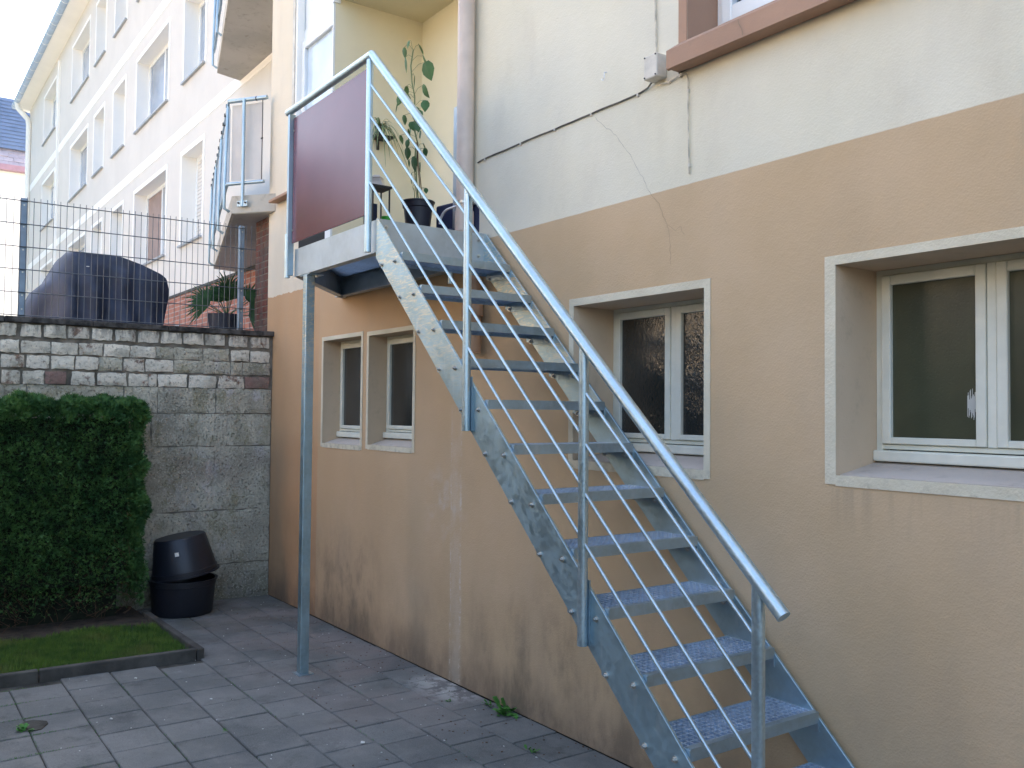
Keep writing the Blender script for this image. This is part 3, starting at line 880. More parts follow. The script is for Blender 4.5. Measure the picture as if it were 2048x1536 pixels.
# annulus at the open end
a_ = d_.orthogonal().normalized(); b_ = d_.cross(a_)
for j in range(20):
    t0, t1 = 2 * math.pi * j / 20, 2 * math.pi * (j + 1) / 20
    P = lambda r, t: pe + a_ * (r * math.cos(t)) + b_ * (r * math.sin(t))
    mb.quad(P(.0215, t0), P(.0215, t1), P(.0185, t1), P(.0185, t0))
S(mb, 'handrail', 'galv_rail', True)
S(MB().lathe([(0, -.021), (.015, -.0155), (.0213, 0), (.015, .0155), (0, .021)], hr[1], 16), 'elbow', 'galv_rail', True)
# infill rods
tops = [3.313, 3.137, 2.958, 2.785]
bay = [(3.342, 4.290, (3.313, 3.145, 2.966, 2.796), (2.462, 2.268, 2.082, 1.900)),
       (4.328, 5.088, (2.415, 2.230, 2.050, 1.866), (1.702, 1.519, 1.338, 1.150)),
       (5.118, 5.880, (1.666, 1.482, 1.303, 1.122), (.955, .775, .593, .41))]
for xa, xb, za, zb in bay:
    for p, q in zip(za, zb):
        S(MB().tube([(xa - .012, rail_y - .0, p + .011), (xb + .012, rail_y, q - .011)], .0066, 10), 'infill_rod', 'galv_rail', True)
# maroon panel
o = S(MB().box(2.228, 3.292, -.722, -.714, 2.640, 3.432), 'side_panel', 'panel'); bevel(o, .0012)
for x in (2.238, 3.282):
    for z in (2.72, 3.35):
        S(MB().tube([(x, -.728, z), (x, -.7222, z)], .0062, 10), 'panel_screw', 'steel', True)
# platform: outer channel, front beam, slanting end beam, rear beam, grating
ZT, ZB = 2.604, 2.432
def channel(p, q, name, flip=1):
    """C-shaped beam from p to q; flanges point to side flip"""
    p, q = Vector((*p, 0)), Vector((*q, 0)); d = (q - p).normalized(); n_ = Vector((-d.y, d.x, 0)) * flip
    mb = MB(); mid = (p + q) / 2; h = (q - p) / 2; zc = (ZT + ZB) / 2
    mb.obox(mid + n_ * .003 + Vector((0, 0, zc)), h, n_ * .003, (0, 0, (ZT - ZB) / 2))
    mb.obox(mid + n_ * .028 + Vector((0, 0, ZT - .004)), h, n_ * .022, (0, 0, .004))
    mb.obox(mid + n_ * .028 + Vector((0, 0, ZB + .004)), h, n_ * .022, (0, 0, .004))
    o = S(mb, name, 'galv_beam'); fix_normals(o); return o
channel((2.226, -.70), (3.368, -.70), 'edge_beam', 1)
channel((3.368, -.698), (3.368, -.002), 'edge_beam', 1)
channel((3.36, -.02), (1.43, -.02), 'edge_beam', 1)
channel((1.40, -.004), (2.222, -.694), 'edge_beam', 1)
S(MB().box(3.3692, 3.3745, -.699, -.612, 2.42, 2.606), 'fixing_plate', 'galv_beam')
S(MB().box(3.3692, 3.3745, -.115, -.030, 2.42, 2.606), 'fixing_plate', 'galv_beam')
for y, z in ((-.655, 2.565), (-.655, 2.475), (-.072, 2.565), (-.072, 2.475)):
    b = link('bolt', me_bolt, stair, (3.3747 - 3.4, y + .35, z)); b.rotation_euler = (0, 0, math.pi / 2)
mb = MB()
def xin(y): return 1.45 + (-.02 - y) * (2.25 - 1.45) / .66
y = -.66
while y < -.05:
    mb.box(xin(y) + .01, 3.36, y - .0012, y + .0012, ZT - .034, ZT - .006); y += .030
x = 1.5
while x < 3.35:
    ylo = max(-.69, -.02 - (x - 1.45) / (2.25 - 1.45) * .66) if x < 2.25 else -.69
    mb.box(x - .0012, x + .0012, ylo, -.03, ZT - .016, ZT - .007); x += .034
S(mb, 'platform_grating', 'galv_grate')
# leg under the platform with cap and foot plates
lx, ly = 2.392, -.672
o = S(MB().box(lx - .028, lx + .026, ly - .028, ly + .028, .006, 2.424), 'support_leg', 'galv_str'); bevel(o, .004, 2)
S(MB().box(lx - .085, lx + .06, ly - .024, ly + .07, 2.424, 2.4315), 'cap_plate', 'galv')
S(MB().box(lx - .05, lx + .05, ly - .045, ly + .05, .001, .007), 'foot_plate', 'galv')
for dx in (-.07, .045):
    S(MB().tube([(lx + dx, ly + .03, 2.412), (lx + dx, ly + .03, 2.424)], .008, 8), 'bolt', 'steel')
# short brace and wall end post
S(MB().tube([(3.20, -.15, 2.33), (3.20, -.15, 2.50)], .016, 12), 'anchor_tube', 'galv_rail', True)
o = S(MB().box(3.045, 3.122, -.046, -.036, 2.606, 3.415), 'wall_post', 'galv_beam'); bevel(o, .002)
S(MB().box(3.052, 3.115, -.036, -.002, 3.36, 3.40), 'wall_bracket', 'galv')
for z in (3.30, 2.80):
    b = link('bolt', me_bolt, stair, (3.10 - 3.4, -.046 + .35, z))

# ================================================================== ON THE PLATFORM
def leaf_mesh(name, L, W, mat, droop=.3, seg=5, heart=True):
    mb = MB(); rows = []
    for i in range(seg + 1):
        t = i / seg
        w = W * (math.sin(math.pi * min(1, t * 1.15 + .12)) ** .8 if heart else (1 - t) ** .8) * (1 - t) ** .25 if t < 1 else 0
        z = -droop * L * t * t
        rows.append(((-w, L * t, z - .15 * w), (0, L * t, z), (w, L * t, z - .15 * w)))
    for r, q in zip(rows, rows[1:]):
        mb.quad(r[0], r[1], q[1], q[0]); mb.quad(r[1], r[2], q[2], q[1])
    return mb.mesh(name, mat, True)
pot = thing('plant_pot', (2.80, -.15, 2.63), 'anthracite plastic pot on the platform holding the tall climbing plant', 'plant pot')
pz = 2.632; pc = (2.812, -.15, pz)
mb = MB().lathe([(0, .0), (.066, 0), (.088, .20), (.094, .204), (.098, .232), (.103, .236), (.103, .243), (.096, .243), (.092, .225), (0, .222)], pc, 32)
mb.build('pot', M['pot'], pot, True)
MB().lathe([(0, .2235), (.091, .2235)], pc, 24).build('potting_soil', M['soil'], pot)
plant = thing('climbing_plant', (2.80, -.15, 2.86), 'tall climbing bean plant with drooping heart-shaped leaves in the pot', 'plant')
stem_pts = [(2.812, 2.85), (2.806, 2.88), (2.795, 2.994), (2.784, 3.117), (2.789, 3.237), (2.762, 3.325), (2.759, 3.439), (2.74, 3.55), (2.718, 3.638), (2.705, 3.749), (2.716, 3.85)]
MB().tube([(a, -.15 + .006 * math.sin(i * 2), b) for i, (a, b) in enumerate(stem_pts)], .0042, 6).build('stem', M['stem'], plant, True)
for dx in (-.035, -.018, .016, .03):
    MB().tube([(2.80 + dx, -.14 + dx * .4, 2.85), (2.792 + dx, -.14, 3.0), (2.782 + dx * .8, -.15, 3.12), (2.785 + dx * .3, -.15, 3.25)], .0025, 5).build('stem', M['twig'] if dx > 0 else M['stem'], plant, True)
lv = [(2.597, 3.866, .8), (2.716, 3.864, .7), (2.799, 3.818, 1), (2.625, 3.792, 1.15), (2.76, 3.77, 1.15), (2.846, 3.70, 1.35), (2.671, 3.672, 1.1), (2.87, 3.54, 1.1), (2.588, 3.565, .9), (2.613, 3.592, 1), (2.691, 3.529, .8), (2.607, 3.496, .7), (2.841, 3.409, .9), (2.685, 3.45, .9), (2.769, 3.42, 1), (2.677, 3.405, .9), (2.644, 3.362, .8), (2.705, 3.312, .9), (2.868, 3.30, .8), (2.795, 3.33, .7), (2.837, 3.268, .8), (2.663, 3.279, .7), (2.74, 3.234, .8), (2.749, 3.182, .9), (2.838, 3.195, .8), (2.847, 3.167, .7), (2.776, 3.125, 1.1), (2.709, 3.121, .6), (2.745, 3.03, .8), (2.821, 2.93, .4), (2.869, 2.918, .4), (2.722, 2.956, .4), (2.801, 3.083, .8), (2.655, 3.60, .8), (2.83, 3.47, .8), (2.73, 3.37, .7)]
lm = [leaf_mesh('leaf', .085, .03, M['bean'], dr) for dr in (.25, .45, .15)]
def stem_x(z):
    for (a, b), (c, d) in zip(stem_pts, stem_pts[1:]):
        if b <= z <= d: return a + (c - a) * (z - b) / (d - b)
    return stem_pts[-1][0]
pet = MB()
for i, (x, z, s) in enumerate(lv):
    sx = stem_x(min(z + .03, 3.85)); side = 1 if x > sx else -1
    yy = -.15 + random.uniform(-.05, .05)
    pz_ = z + .035
    pet.tube([(sx, -.15, min(z + .01, 3.85)), ((sx + x) / 2, (yy - .15) / 2, pz_ + .004), (x, yy, pz_)], .0013, 4)
    o = link('leaf', lm[i % 3], plant, (x - 2.80, yy + .15, pz_ - 2.86))
    s *= random.uniform(1.0, 1.35)
    o.scale = (s, s, s)
    # leaf hangs: local +Y axis points down and outward
    down = Vector((side * random.uniform(.05, .5), random.uniform(-.4, .2), -1)).normalized()
    nrm = Vector((random.uniform(-.5, .7), random.uniform(-1, -.2), .35)).normalized()
    xx = down.cross(nrm).normalized(); nn = xx.cross(down)
    o.rotation_euler = Matrix((xx, down, nn)).transposed().to_euler()
pet.build('leaf_stalk', M['stem'], plant, True)

board = thing('wooden_board', (2.6, -.3, 2.61), 'brown wooden board lying on the platform under the pot', 'board')
MB().box(2.45, 3.20, -.42, -.04, 2.606, 2.628).build('board', M['wood'], board)
sc = thing('saucer', (2.95, -.33, 2.63), 'terracotta coloured saucer beside the dark plant pot', 'saucer')
MB().lathe([(0, 0), (.06, 0), (.078, .022), (.073, .022), (.058, .006), (0, .006)], (3.02, -.30, 2.629), 24).build('dish', M['terracotta'], sc, True)
cup = thing('green_cup', (2.72, -.33, 2.63), 'bright green plastic cup standing between lantern and plant pot', 'cup')
MB().lathe([(0, 0), (.028, 0), (.033, .066), (.030, .066), (.026, .006), (0, .006)], (2.763, -.34, 2.765 - .065), 20).build('cup', M['green'], cup, True)
MB().box(2.735, 2.795, -.37, -.31, 2.629, 2.6995).build('block', M['wood'], cup)
# lantern
ln_ = thing('lantern', (2.6, -.36, 2.63), 'square metal lantern with a domed grey top by the railing post', 'lantern')
lx0, lx1, ly0, ly1 = 2.575, 2.695, -.40, -.28
mb = MB()
for x in (lx0, lx1 - .008):
    for y in (ly0, ly1 - .008): mb.box(x, x + .008, y, y + .008, 2.64, 2.965)
mb.box(lx0, lx1, ly0, ly1, 2.63, 2.645).box(lx0 - .008, lx1 + .008, ly0 - .008, ly1 + .008, 2.958, 2.972)
mb.build('frame', M['black'], ln_)
cx, cy = (lx0 + lx1) / 2, (ly0 + ly1) / 2
MB().lathe([(.075, .972 - 1 + 3.0 - 2.972), (.05, .03), (.042, .05), (.044, .058), (.02, .075), (0, .078)], (cx - .03 + .03, cy, 2.972), 4).build('cap', M['boxp'], ln_)
MB().box(lx0 + .02, lx0 + .055, ly0 + .03, ly0 + .065, 2.645, 2.87).build('candle', M['navy'], ln_)
MB().box(lx1 - .006, lx1 - .003, ly0 + .008, ly1 - .008, 2.65, 2.955).build('pane', M['clear'], ln_)
# spider plant on a wall shelf
sh = thing('wall_shelf', (1.24, .4, 3.74), 'small black corner shelf high on the yellow loggia wall', 'shelf')
MB().box(1.212, 1.34, .30, .455, 3.735, 3.75).build('board', M['black'], sh)
MB().box(1.212, 1.225, .36, .38, 3.66, 3.735).build('bracket', M['black'], sh)
sp = thing('spider_plant', (1.27, .38, 3.75), 'spider plant with long arching striped leaves in a little dark pot', 'plant')
MB().lathe([(0, 0), (.03, 0), (.042, .075), (.036, .075), (0, .065)], (1.275, .36, 3.751), 18).build('pot', M['pot'], sp, True)
for i in range(26):
    a = random.uniform(-1.4, 1.9); L = random.uniform(.16, .34); el = random.uniform(.35, 1.35)
    dxy = Vector((math.cos(a) * .8 + .1, math.sin(a), 0)).normalized()
    mb = MB(); prev = None; c0 = Vector((1.275, .36, 3.82))
    for k in range(9):
        t = k / 8
        c = c0 + dxy * (L * t * math.cos(el) + .02 * t) + Vector((0, 0, L * (math.sin(el) * t - (.55 + math.cos(el)) * 1.25 * t * t)))
        c.x = max(c.x, 1.222)
        w = .0065 * (1 - t) ** .6 + .0006
        sdv = dxy.cross(Vector((0, 0, 1))) * w
        if prev: mb.quad(prev[0], prev[1], c + sdv, c - sdv)
        prev = (c - sdv, c + sdv)
    mb.build('leaf', M['spider'], sp, True)
# folding chair: navy cloth with a white curved arm
ch = thing('garden_chair', (3.1, .1, 2.6), 'navy blue garden chair with a curved white arm behind the steel post', 'chair')
mb = MB(); mb.obox((3.07, -.02, 2.74), (.20, .03, 0), (-.004, .012, 0), (0, 0, .11)); bevel(mb.build('backrest', M['navy'], ch), .012, 2)
mb = MB(); mb.obox((3.02, -.05, 2.655), (.12, .03, 0), (.02, .09, 0), (0, 0, .016)); bevel(mb.build('seat', M['navy'], ch), .008, 2)
arm = [(3.13 + .10 * math.cos(t), -.10, 2.715 + .075 * math.sin(t)) for t in np.linspace(math.pi, math.pi * .5, 9)] + [(3.24, -.10, 2.79)]
arm = [(a - .04, b, c) for a, b, c in arm]
MB().tube(arm, .0075, 8).build('arm', M['white'], ch, True)
for x, y in ((2.93, -.12), (3.12, -.12), (2.95, .02), (3.15, .04)):
    MB().tube([(x, y, 2.607), (x, y, 2.65)], .008, 8).build('leg', M['white'], ch, True)

# ================================================================== RETAINING WALL
rw = thing('retaining_wall', (0, -1.3, 0), 'old retaining wall of whitewashed bricks over rough concrete blocks', 'wall')
MB().box(-.30, -.013, -6.5, -.002, 1.775, 2.235).build('mortar_core', M['mortar'], rw)
MB().box(-.30, -.017, -6.5, -.002, -.05, 1.773).build('wall_core', M['joint'], rw)
MB().quad((-.0155, -6.5, 1.0), (-.0155, -.003, 1.0), (-.0155, -.003, 1.01), (-.0155, -6.5, 1.01))
mb = MB()
yy = -6.5
while yy < -.005:
    y2 = min(yy + random.uniform(.5, .9), .004)
    mb2 = MB(); mb2.box(-.34, .022 + random.gauss(0, .002), yy + .002, y2 - .002, 2.232 + random.gauss(0, .001), 2.276 + random.gauss(0, .0015))
    o = mb2.build('coping_stone', M['coping'], rw); bevel(o, .006, 2)
    yy = y2
def rough_block(variant, nx=4, nz=2, amp=.055, cham=.05):
    """unit block, face towards +x, extents y,z in -.5..+.5, depth 1 behind 0"""
    r = random.Random(variant)
    mb = MB(); ys = [-.5 + (i / (nx + 1)) for i in range(nx + 2)]; zs = [-.5 + (k / (nz + 1)) for k in range(nz + 2)]
    idx = {}
    for i, a in enumerate(ys):
        for k, b in enumerate(zs):
            edge = i in (0, nx + 1) or k in (0, nz + 1)
            idx[i, k] = len(mb.v)
            mb.v.append(((-.35 if edge else 0) + r.uniform(-.12, .12), a + r.uniform(-amp, amp) * .5, b + r.uniform(-amp, amp)))
    for i in range(nx + 1):
        for k in range(nz + 1):
            mb.f.append((idx[i, k], idx[i + 1, k], idx[i + 1, k + 1], idx[i, k + 1]))
    ring = [idx[i, 0] for i in range(nx + 2)] + [idx[nx + 1, k] for k in range(1, nz + 2)] + [idx[i, nz + 1] for i in range(nx, -1, -1)] + [idx[0, k] for k in range(nz, 0, -1)]
    n0 = len(mb.v)
    for q in ring:
        a = mb.v[q]; mb.v.append((-2.2, a[1], a[2]))
    for a in range(len(ring)):
        b = (a + 1) % len(ring)
        mb.f.append((ring[b], ring[a], n0 + a, n0 + b))
    return mb
bm_w = [rough_block(i).mesh('brick', M['brick_white'], True) for i in range(6)]
bm_r = [rough_block(i + 20).mesh('brick', M['brick_red'], True) for i in range(2)]
bm_c = [rough_block(i + 40, 4, 3, .05).mesh('brick', M['concrete'], True) for i in range(3)]
rows = [(2.132, 2.223, [(-2.085, -1.98), (-1.946, -1.814), (-1.794, -1.643), (-1.628, -1.478), (-1.457, -1.313), (-1.286, -1.138), (-1.116, -0.959), (-0.936, -0.78), (-0.762, -0.601), (-0.583, -0.424), (-0.387, -0.23), (-0.198, -0.036)], {}),
        (2.008, 2.099, [(-2.082, -1.958), (-1.944, -1.747), (-1.741, -1.558), (-1.548, -1.38), (-1.369, -1.18), (-1.172, -0.984), (-0.979, -0.841), (-0.829, -0.611), (-0.593, -0.391), (-0.366, -0.214), (-0.202, -0.033)], {6: 'c', 7: 'c', 8: 'c'}),
        (1.897, 1.994, [(-2.075, -1.921), (-1.907, -1.754), (-1.739, -1.581), (-1.571, -1.409), (-1.399, -1.237), (-1.221, -1.066), (-1.055, -0.839), (-0.827, -0.596), (-0.584, -0.376), (-0.363, -0.269), (-0.256, -0.031)], {4: 'c', 7: 'c', 8: 'c', 9: 'c', 10: 'c'}),
        (1.778, 1.876, [(-2.068, -1.948), (-1.929, -1.786), (-1.776, -1.635), (-1.594, -1.433), (-1.412, -1.197), (-1.18, -1.036), (-1.03, -0.968), (-0.957, -0.731), (-0.713, -0.491), (-0.466, -0.254), (-0.241, -0.035)], {2: 'r', 10: 'r'})]
q = 0
for z0, z1, ys, sp_ in rows:
    ys = [(a - .17 * k, a - .17 * k + .155) for k in range(8, 0, -1) for a in (ys[0][0],)] + ys
    for i, (a, b) in enumerate(ys):
        kind = sp_.get(i - 8, 'w'); q += 1
        me_ = (bm_r if kind == 'r' else bm_c if kind == 'c' else bm_w)[q % (2 if kind == 'r' else 3 if kind == 'c' else 6)]
        o = link('brick', me_, rw, (.004 + random.uniform(-.003, .004) - (.006 if kind == 'c' else 0), (a + b) / 2 + 1.3, (z0 + z1) / 2 + random.gauss(0, .0015)))
        grow = 1.05 if kind == 'c' else 1.0
        o.scale = (.016, (b - a) * grow * 1.0, (z1 - z0) * grow * (1.03 + random.uniform(-.04, .05)))
        o.rotation_euler = (random.gauss(0, .008), 0, 0)
blk = [rough_block(i + 60, 7, 4, .018).mesh('concrete_block', M['concrete'], True) for i in range(4)]
def courses(z0, z1, cuts):
    global q
    for a, b in zip(cuts, cuts[1:]):
        q += 1
        o = link('concrete_block', blk[q % 4], rw, (-.002 + random.uniform(-.004, .003), (a + b) / 2 + 1.3, (z0 + z1) / 2))
        o.scale = (.016, (b - a) - (.007 if z0 > 1.2 else .0015), (z1 - z0) - .0045)
courses(1.563, 1.774, [-5.0, -4.4, -3.7, -3.1, -2.5, -1.9, -1.212, -.955, -.487, -.008])
courses(1.290, 1.560, [-5.0, -4.2, -3.4, -2.6, -1.8, -1.0, -.388, -.008])
courses(.750, 1.287, [-5.0, -4.1, -3.2, -2.3, -1.4, -.49, -.008])
courses(.30, .747, [-5.0, -4.1, -3.2, -2.3, -1.4, -.48, -.008])
courses(-.03, .297, [-5.0, -4.1, -3.2, -2.3, -1.4, -.75, -.008])
# terrace behind the wall
MB().box(-70, -.302, -30, .885, 2.0, 2.235).build('terrace', M['terrace'], kind='structure')

# ================================================================== MESH FENCE
fe = thing('mesh_fence', (-.08, -1.1, 2.28), 'double-wire steel mesh fence standing on the retaining wall', 'fence')
for y in (-1.94, -.268, -3.6):
    o = MB().box(-.106, -.066, y - .024, y + .022, 2.277, 3.185).build('fence_post', M['ngate'], fe); bevel(o, .006, 2)
    for z in (3.13, 2.965, 2.79, 2.62, 2.445, 2.34):
        MB().tube([(-.066, y, z), (-.062, y, z)], .0062, 8).build('post_bolt', M['steel'], fe)
hz = [3.160, 2.985, 2.812, 2.640, 2.466, 2.293]
for z in hz:
    for dx in (-.0045, .0045):
        MB().tube([(-.056 + dx, -4.2, z), (-.056 + dx, -.15 if z < 3.1 else -.25, z)], .0032, 6).build('wire', M['wire'], fe)
vw = MB().tube([(0, 0, 2.285), (0, 0, 3.188)], .0024, 5).mesh('wire', M['wire'], False, (0, 0, 2.285))
y = -.19
while y > -4.2:
    link('wire', vw, fe, (.024, y + 1.1 + random.gauss(0, .0006), .005)); y -= .0455

# ================================================================== BRICK PIER AND BALCONIES, NEIGHBOUR
N = .89
pier = thing('brick_pier', (-.35, .05, 2.23), 'narrow dark red brick pier at the house corner below the balcony', 'pier')
MB().box(-.575, -.158, .032, .30, 2.2, 3.335).build('mortar_core', M['mortar'], pier)
bp = [rough_block(i + 90, 2, 1, .03) for i in range(3)]
bpm = []
for b in bp:
    b.v = [(a_2[1], -a_2[0], a_2[2]) for a_2 in b.v]
    bpm.append(b.mesh('brick', M['brick_pier'], True))
z = 2.24; r_ = 0
while z < 3.33:
    cuts = [-.575, -.36, -.158] if r_ % 2 == 0 else [-.575, -.47, -.255, -.158]
    for a, b in zip(cuts, cuts[1:]):
        o = link('brick', bpm[q % 3], pier, ((a + b) / 2 + .35, .026 - .05, z + .028 - 2.23)); q += 1
        o.scale = (b - a - .008, .007, .049)
    z += .0585; r_ += 1

def balcony(name, z0, parent, rail=True):
    P_out = [(.0, .0), (-.345, -.275), (-3.63, .57), (-3.72, N - .003)]
    poly = [(.0, -.002), (-.345, -.275), (-3.63, .57), (-3.72, N - .003), (-.157, N - .003), (-.157, -.002)]
    b = MB().prism(poly, z0, z0 + .155, 'z').build('balcony', M['slabc'], parent); fix_normals(b)
    MB().prism([(-.02, -.004), (-.34, -.255), (-3.60, .57), (-3.69, N - .006), (-.16, N - .006), (-.16, -.004)], z0 - .006, z0 - .001, 'z').build('soffit', M['soffit'], b)
    zt, zl = z0 + 1.005, z0 + .262
    A0 = Vector((-.05, -.075, 0)); Bc = Vector((-.375, -.31, 0)); Cc = Vector((-3.65, .535, 0))
    up_ = lambda v, z: (v.x, v.y, z)
    dirAB = (A0 - Bc).normalized()
    MB().tube([up_(Bc, zt), up_(A0, zt)], .019, 14).build('top_rail', M['galv'], b, True)
    MB().tube([up_(A0 - dirAB * .11, zt), up_(A0 - dirAB * .10, zt)], .0205, 14).build('rail_joint', M['black'], b, True)
    MB().tube([up_(Bc, zl), up_(A0 - dirAB * .02, zl)], .016, 12).build('lower_rail', M['galv'], b, True)
    Pm = Bc + (A0 - Bc) * .43
    pm2 = Pm + Vector((.014, -.012, 0))
    MB().tube([up_(pm2, z0 + .05), up_(pm2, zt)], .015, 12).build('baluster', M['galv'], b, True)
    nrm = Vector((dirAB.y, -dirAB.x, 0))
    MB().obox(Vector(up_(pm2, z0 + .075)) - nrm * .0, dirAB * .052, nrm * .006, (0, 0, .024)).build('mount_plate', M['galv'], b)
    for s_ in (-.035, .035):
        c = Vector(up_(pm2, z0 + .08)) + dirAB * s_
        MB().tube([c + nrm * .006, c + nrm * .016], .009, 8).build('mount_bolt', M['black'], b)
    # cloth screen inside the end railing with slack folds
    mb = MB(); a = Bc + dirAB * .02; c = A0 - dirAB * .055; n1, n2 = 16, 14
    base = len(mb.v)
    for i in range(n1 + 1):
        for k in range(n2 + 1):
            t, s_ = i / n1, k / n2
            p = a + (c - a) * t
            off = .006 * math.sin(7 * t + 5 * s_) * math.sin(math.pi * t) + .005 * noise.noise(Vector((t * 4, s_ * 5, z0)))
            zz = zl + .035 + (zt - .03 - zl - .035) * s_ - .010 * math.sin(math.pi * t) * (1 - s_) * 0
            p2 = p - nrm * (.03 + off)
            mb.v.append((p2.x, p2.y, zz))
    for i in range(n1):
        for k in range(n2):
            w = base + i * (n2 + 1) + k
            mb.f.append((w, w + n2 + 1, w + n2 + 2, w + 1))
    mb.build('privacy_screen', M['screen'], b, True)
    v_ = A0 - dirAB * .045
    MB().tube([up_(v_, zl + .02), up_(v_, zt)], .004, 6).build('tension_rod', M['black'], b)
    MB().box(v_.x - .02, v_.x + .008, v_.y - .006, v_.y + .006, zl + .38, zl + .39).build('clip', M['black'], b)
    # long outer side
    D = (Cc - Bc)
    MB().tube([up_(Bc, zt - .01), up_(Cc, zt - .03)], .010, 8).build('top_rail', M['galv'], b, True)
    MB().tube([up_(Bc, zl - .0), up_(Cc, zl)], .014, 8).build('lower_rail', M['galv'], b, True)
    outn = Vector((D.y, -D.x, 0)).normalized()
    if outn.y > 0: outn = -outn
    mb = MB(); nn = 46
    for i in range(nn):
        p = Bc + D * ((i + .5) / nn) - outn * (.012 + .008 * (i % 2)); h = D.normalized() * (D.length / nn * .45)
        mb.obox(up_(p, (zt + zl) / 2 + .0), h, outn * .002, (0, 0, (zt - zl) / 2 - .03))
    mb.build('ribbed_screen', M['screen_blue'], b)
    for i in range(12):
        p = Bc + D * ((i + .3) / 12)
        MB().obox(up_(p + outn * .004, zt - .012), D.normalized() * .02, outn * .014, (0, 0, .012)).build('rail_clip', M['black'], b)
    for t in (.02, .33, .66, .97):
        p = Bc + D * t + outn * .018
        pi = Bc + D * t - outn * .03
        MB().tube([up_(p - outn * .018, zt), up_(p, z0 + .25), up_(p, z0 + .06), up_(pi, z0 + .03)], .014, 8).build('bracket_post', M['galv'], b, True)
    return b

nb = thing('apartment_building', (-12, N, 2.2), 'bright cream apartment block with white bands and deep white window reveals', 'building')
XL, XR, ZTOP = -23.35, -.16, 10.72
rowsW = [(4.04, 5.41), (6.52, 7.79), (8.92, 10.22)]
cols = [(-9.37, -7.24, 'big'), (-6.33, -5.27, 'door'), (-11.30, -10.30, 'narrow'), (-13.20, -12.20, 'narrow'), (-16.05, -13.95, 'big'), (-20.45, -18.42, 'big'), (-4.3, -1.6, 'balc')]
wins = []
for ri, (z0, z1) in enumerate(rowsW):
    for a, b, k in cols:
        if k == 'balc':
            if ri == 0: continue
            continue
        wins.append((a, b, z0 if not (k == 'door' and False) else z0, z1, k, ri))
mb = wall_grid(XL, XR, 3.315, ZTOP, N, [w_[:4] for w_ in wins])
mb.quad((XL, 9, 2.2), (XL, N, 2.2), (XL, N, ZTOP), (XL, 9, ZTOP))
mb.quad((XR - .001, N, 2.2), (XR - .001, 9, 2.2), (XR - .001, 9, ZTOP), (XR - .001, N, ZTOP))
mb.quad((XR, 9, 2.2), (XL, 9, 2.2), (XL, 9, ZTOP), (XR, 9, ZTOP))
mb.build('wall', M['nwall'], nb)
MB().box(XL, XR, N - .02, N + .1, 2.2, 3.312).build('brick_plinth', M['plinth'], nb)
MB().box(XL, XR, N - .035, N - .021, 3.285, 3.325).build('plinth_trim', M['kerb'], nb)
for z0, z1 in ((5.70, 5.87), (8.10, 8.29)):
    MB().box(XL - .005, XR, N - .006, N + .01, z0, z1).build('white_band', M['nwhite'], nb)
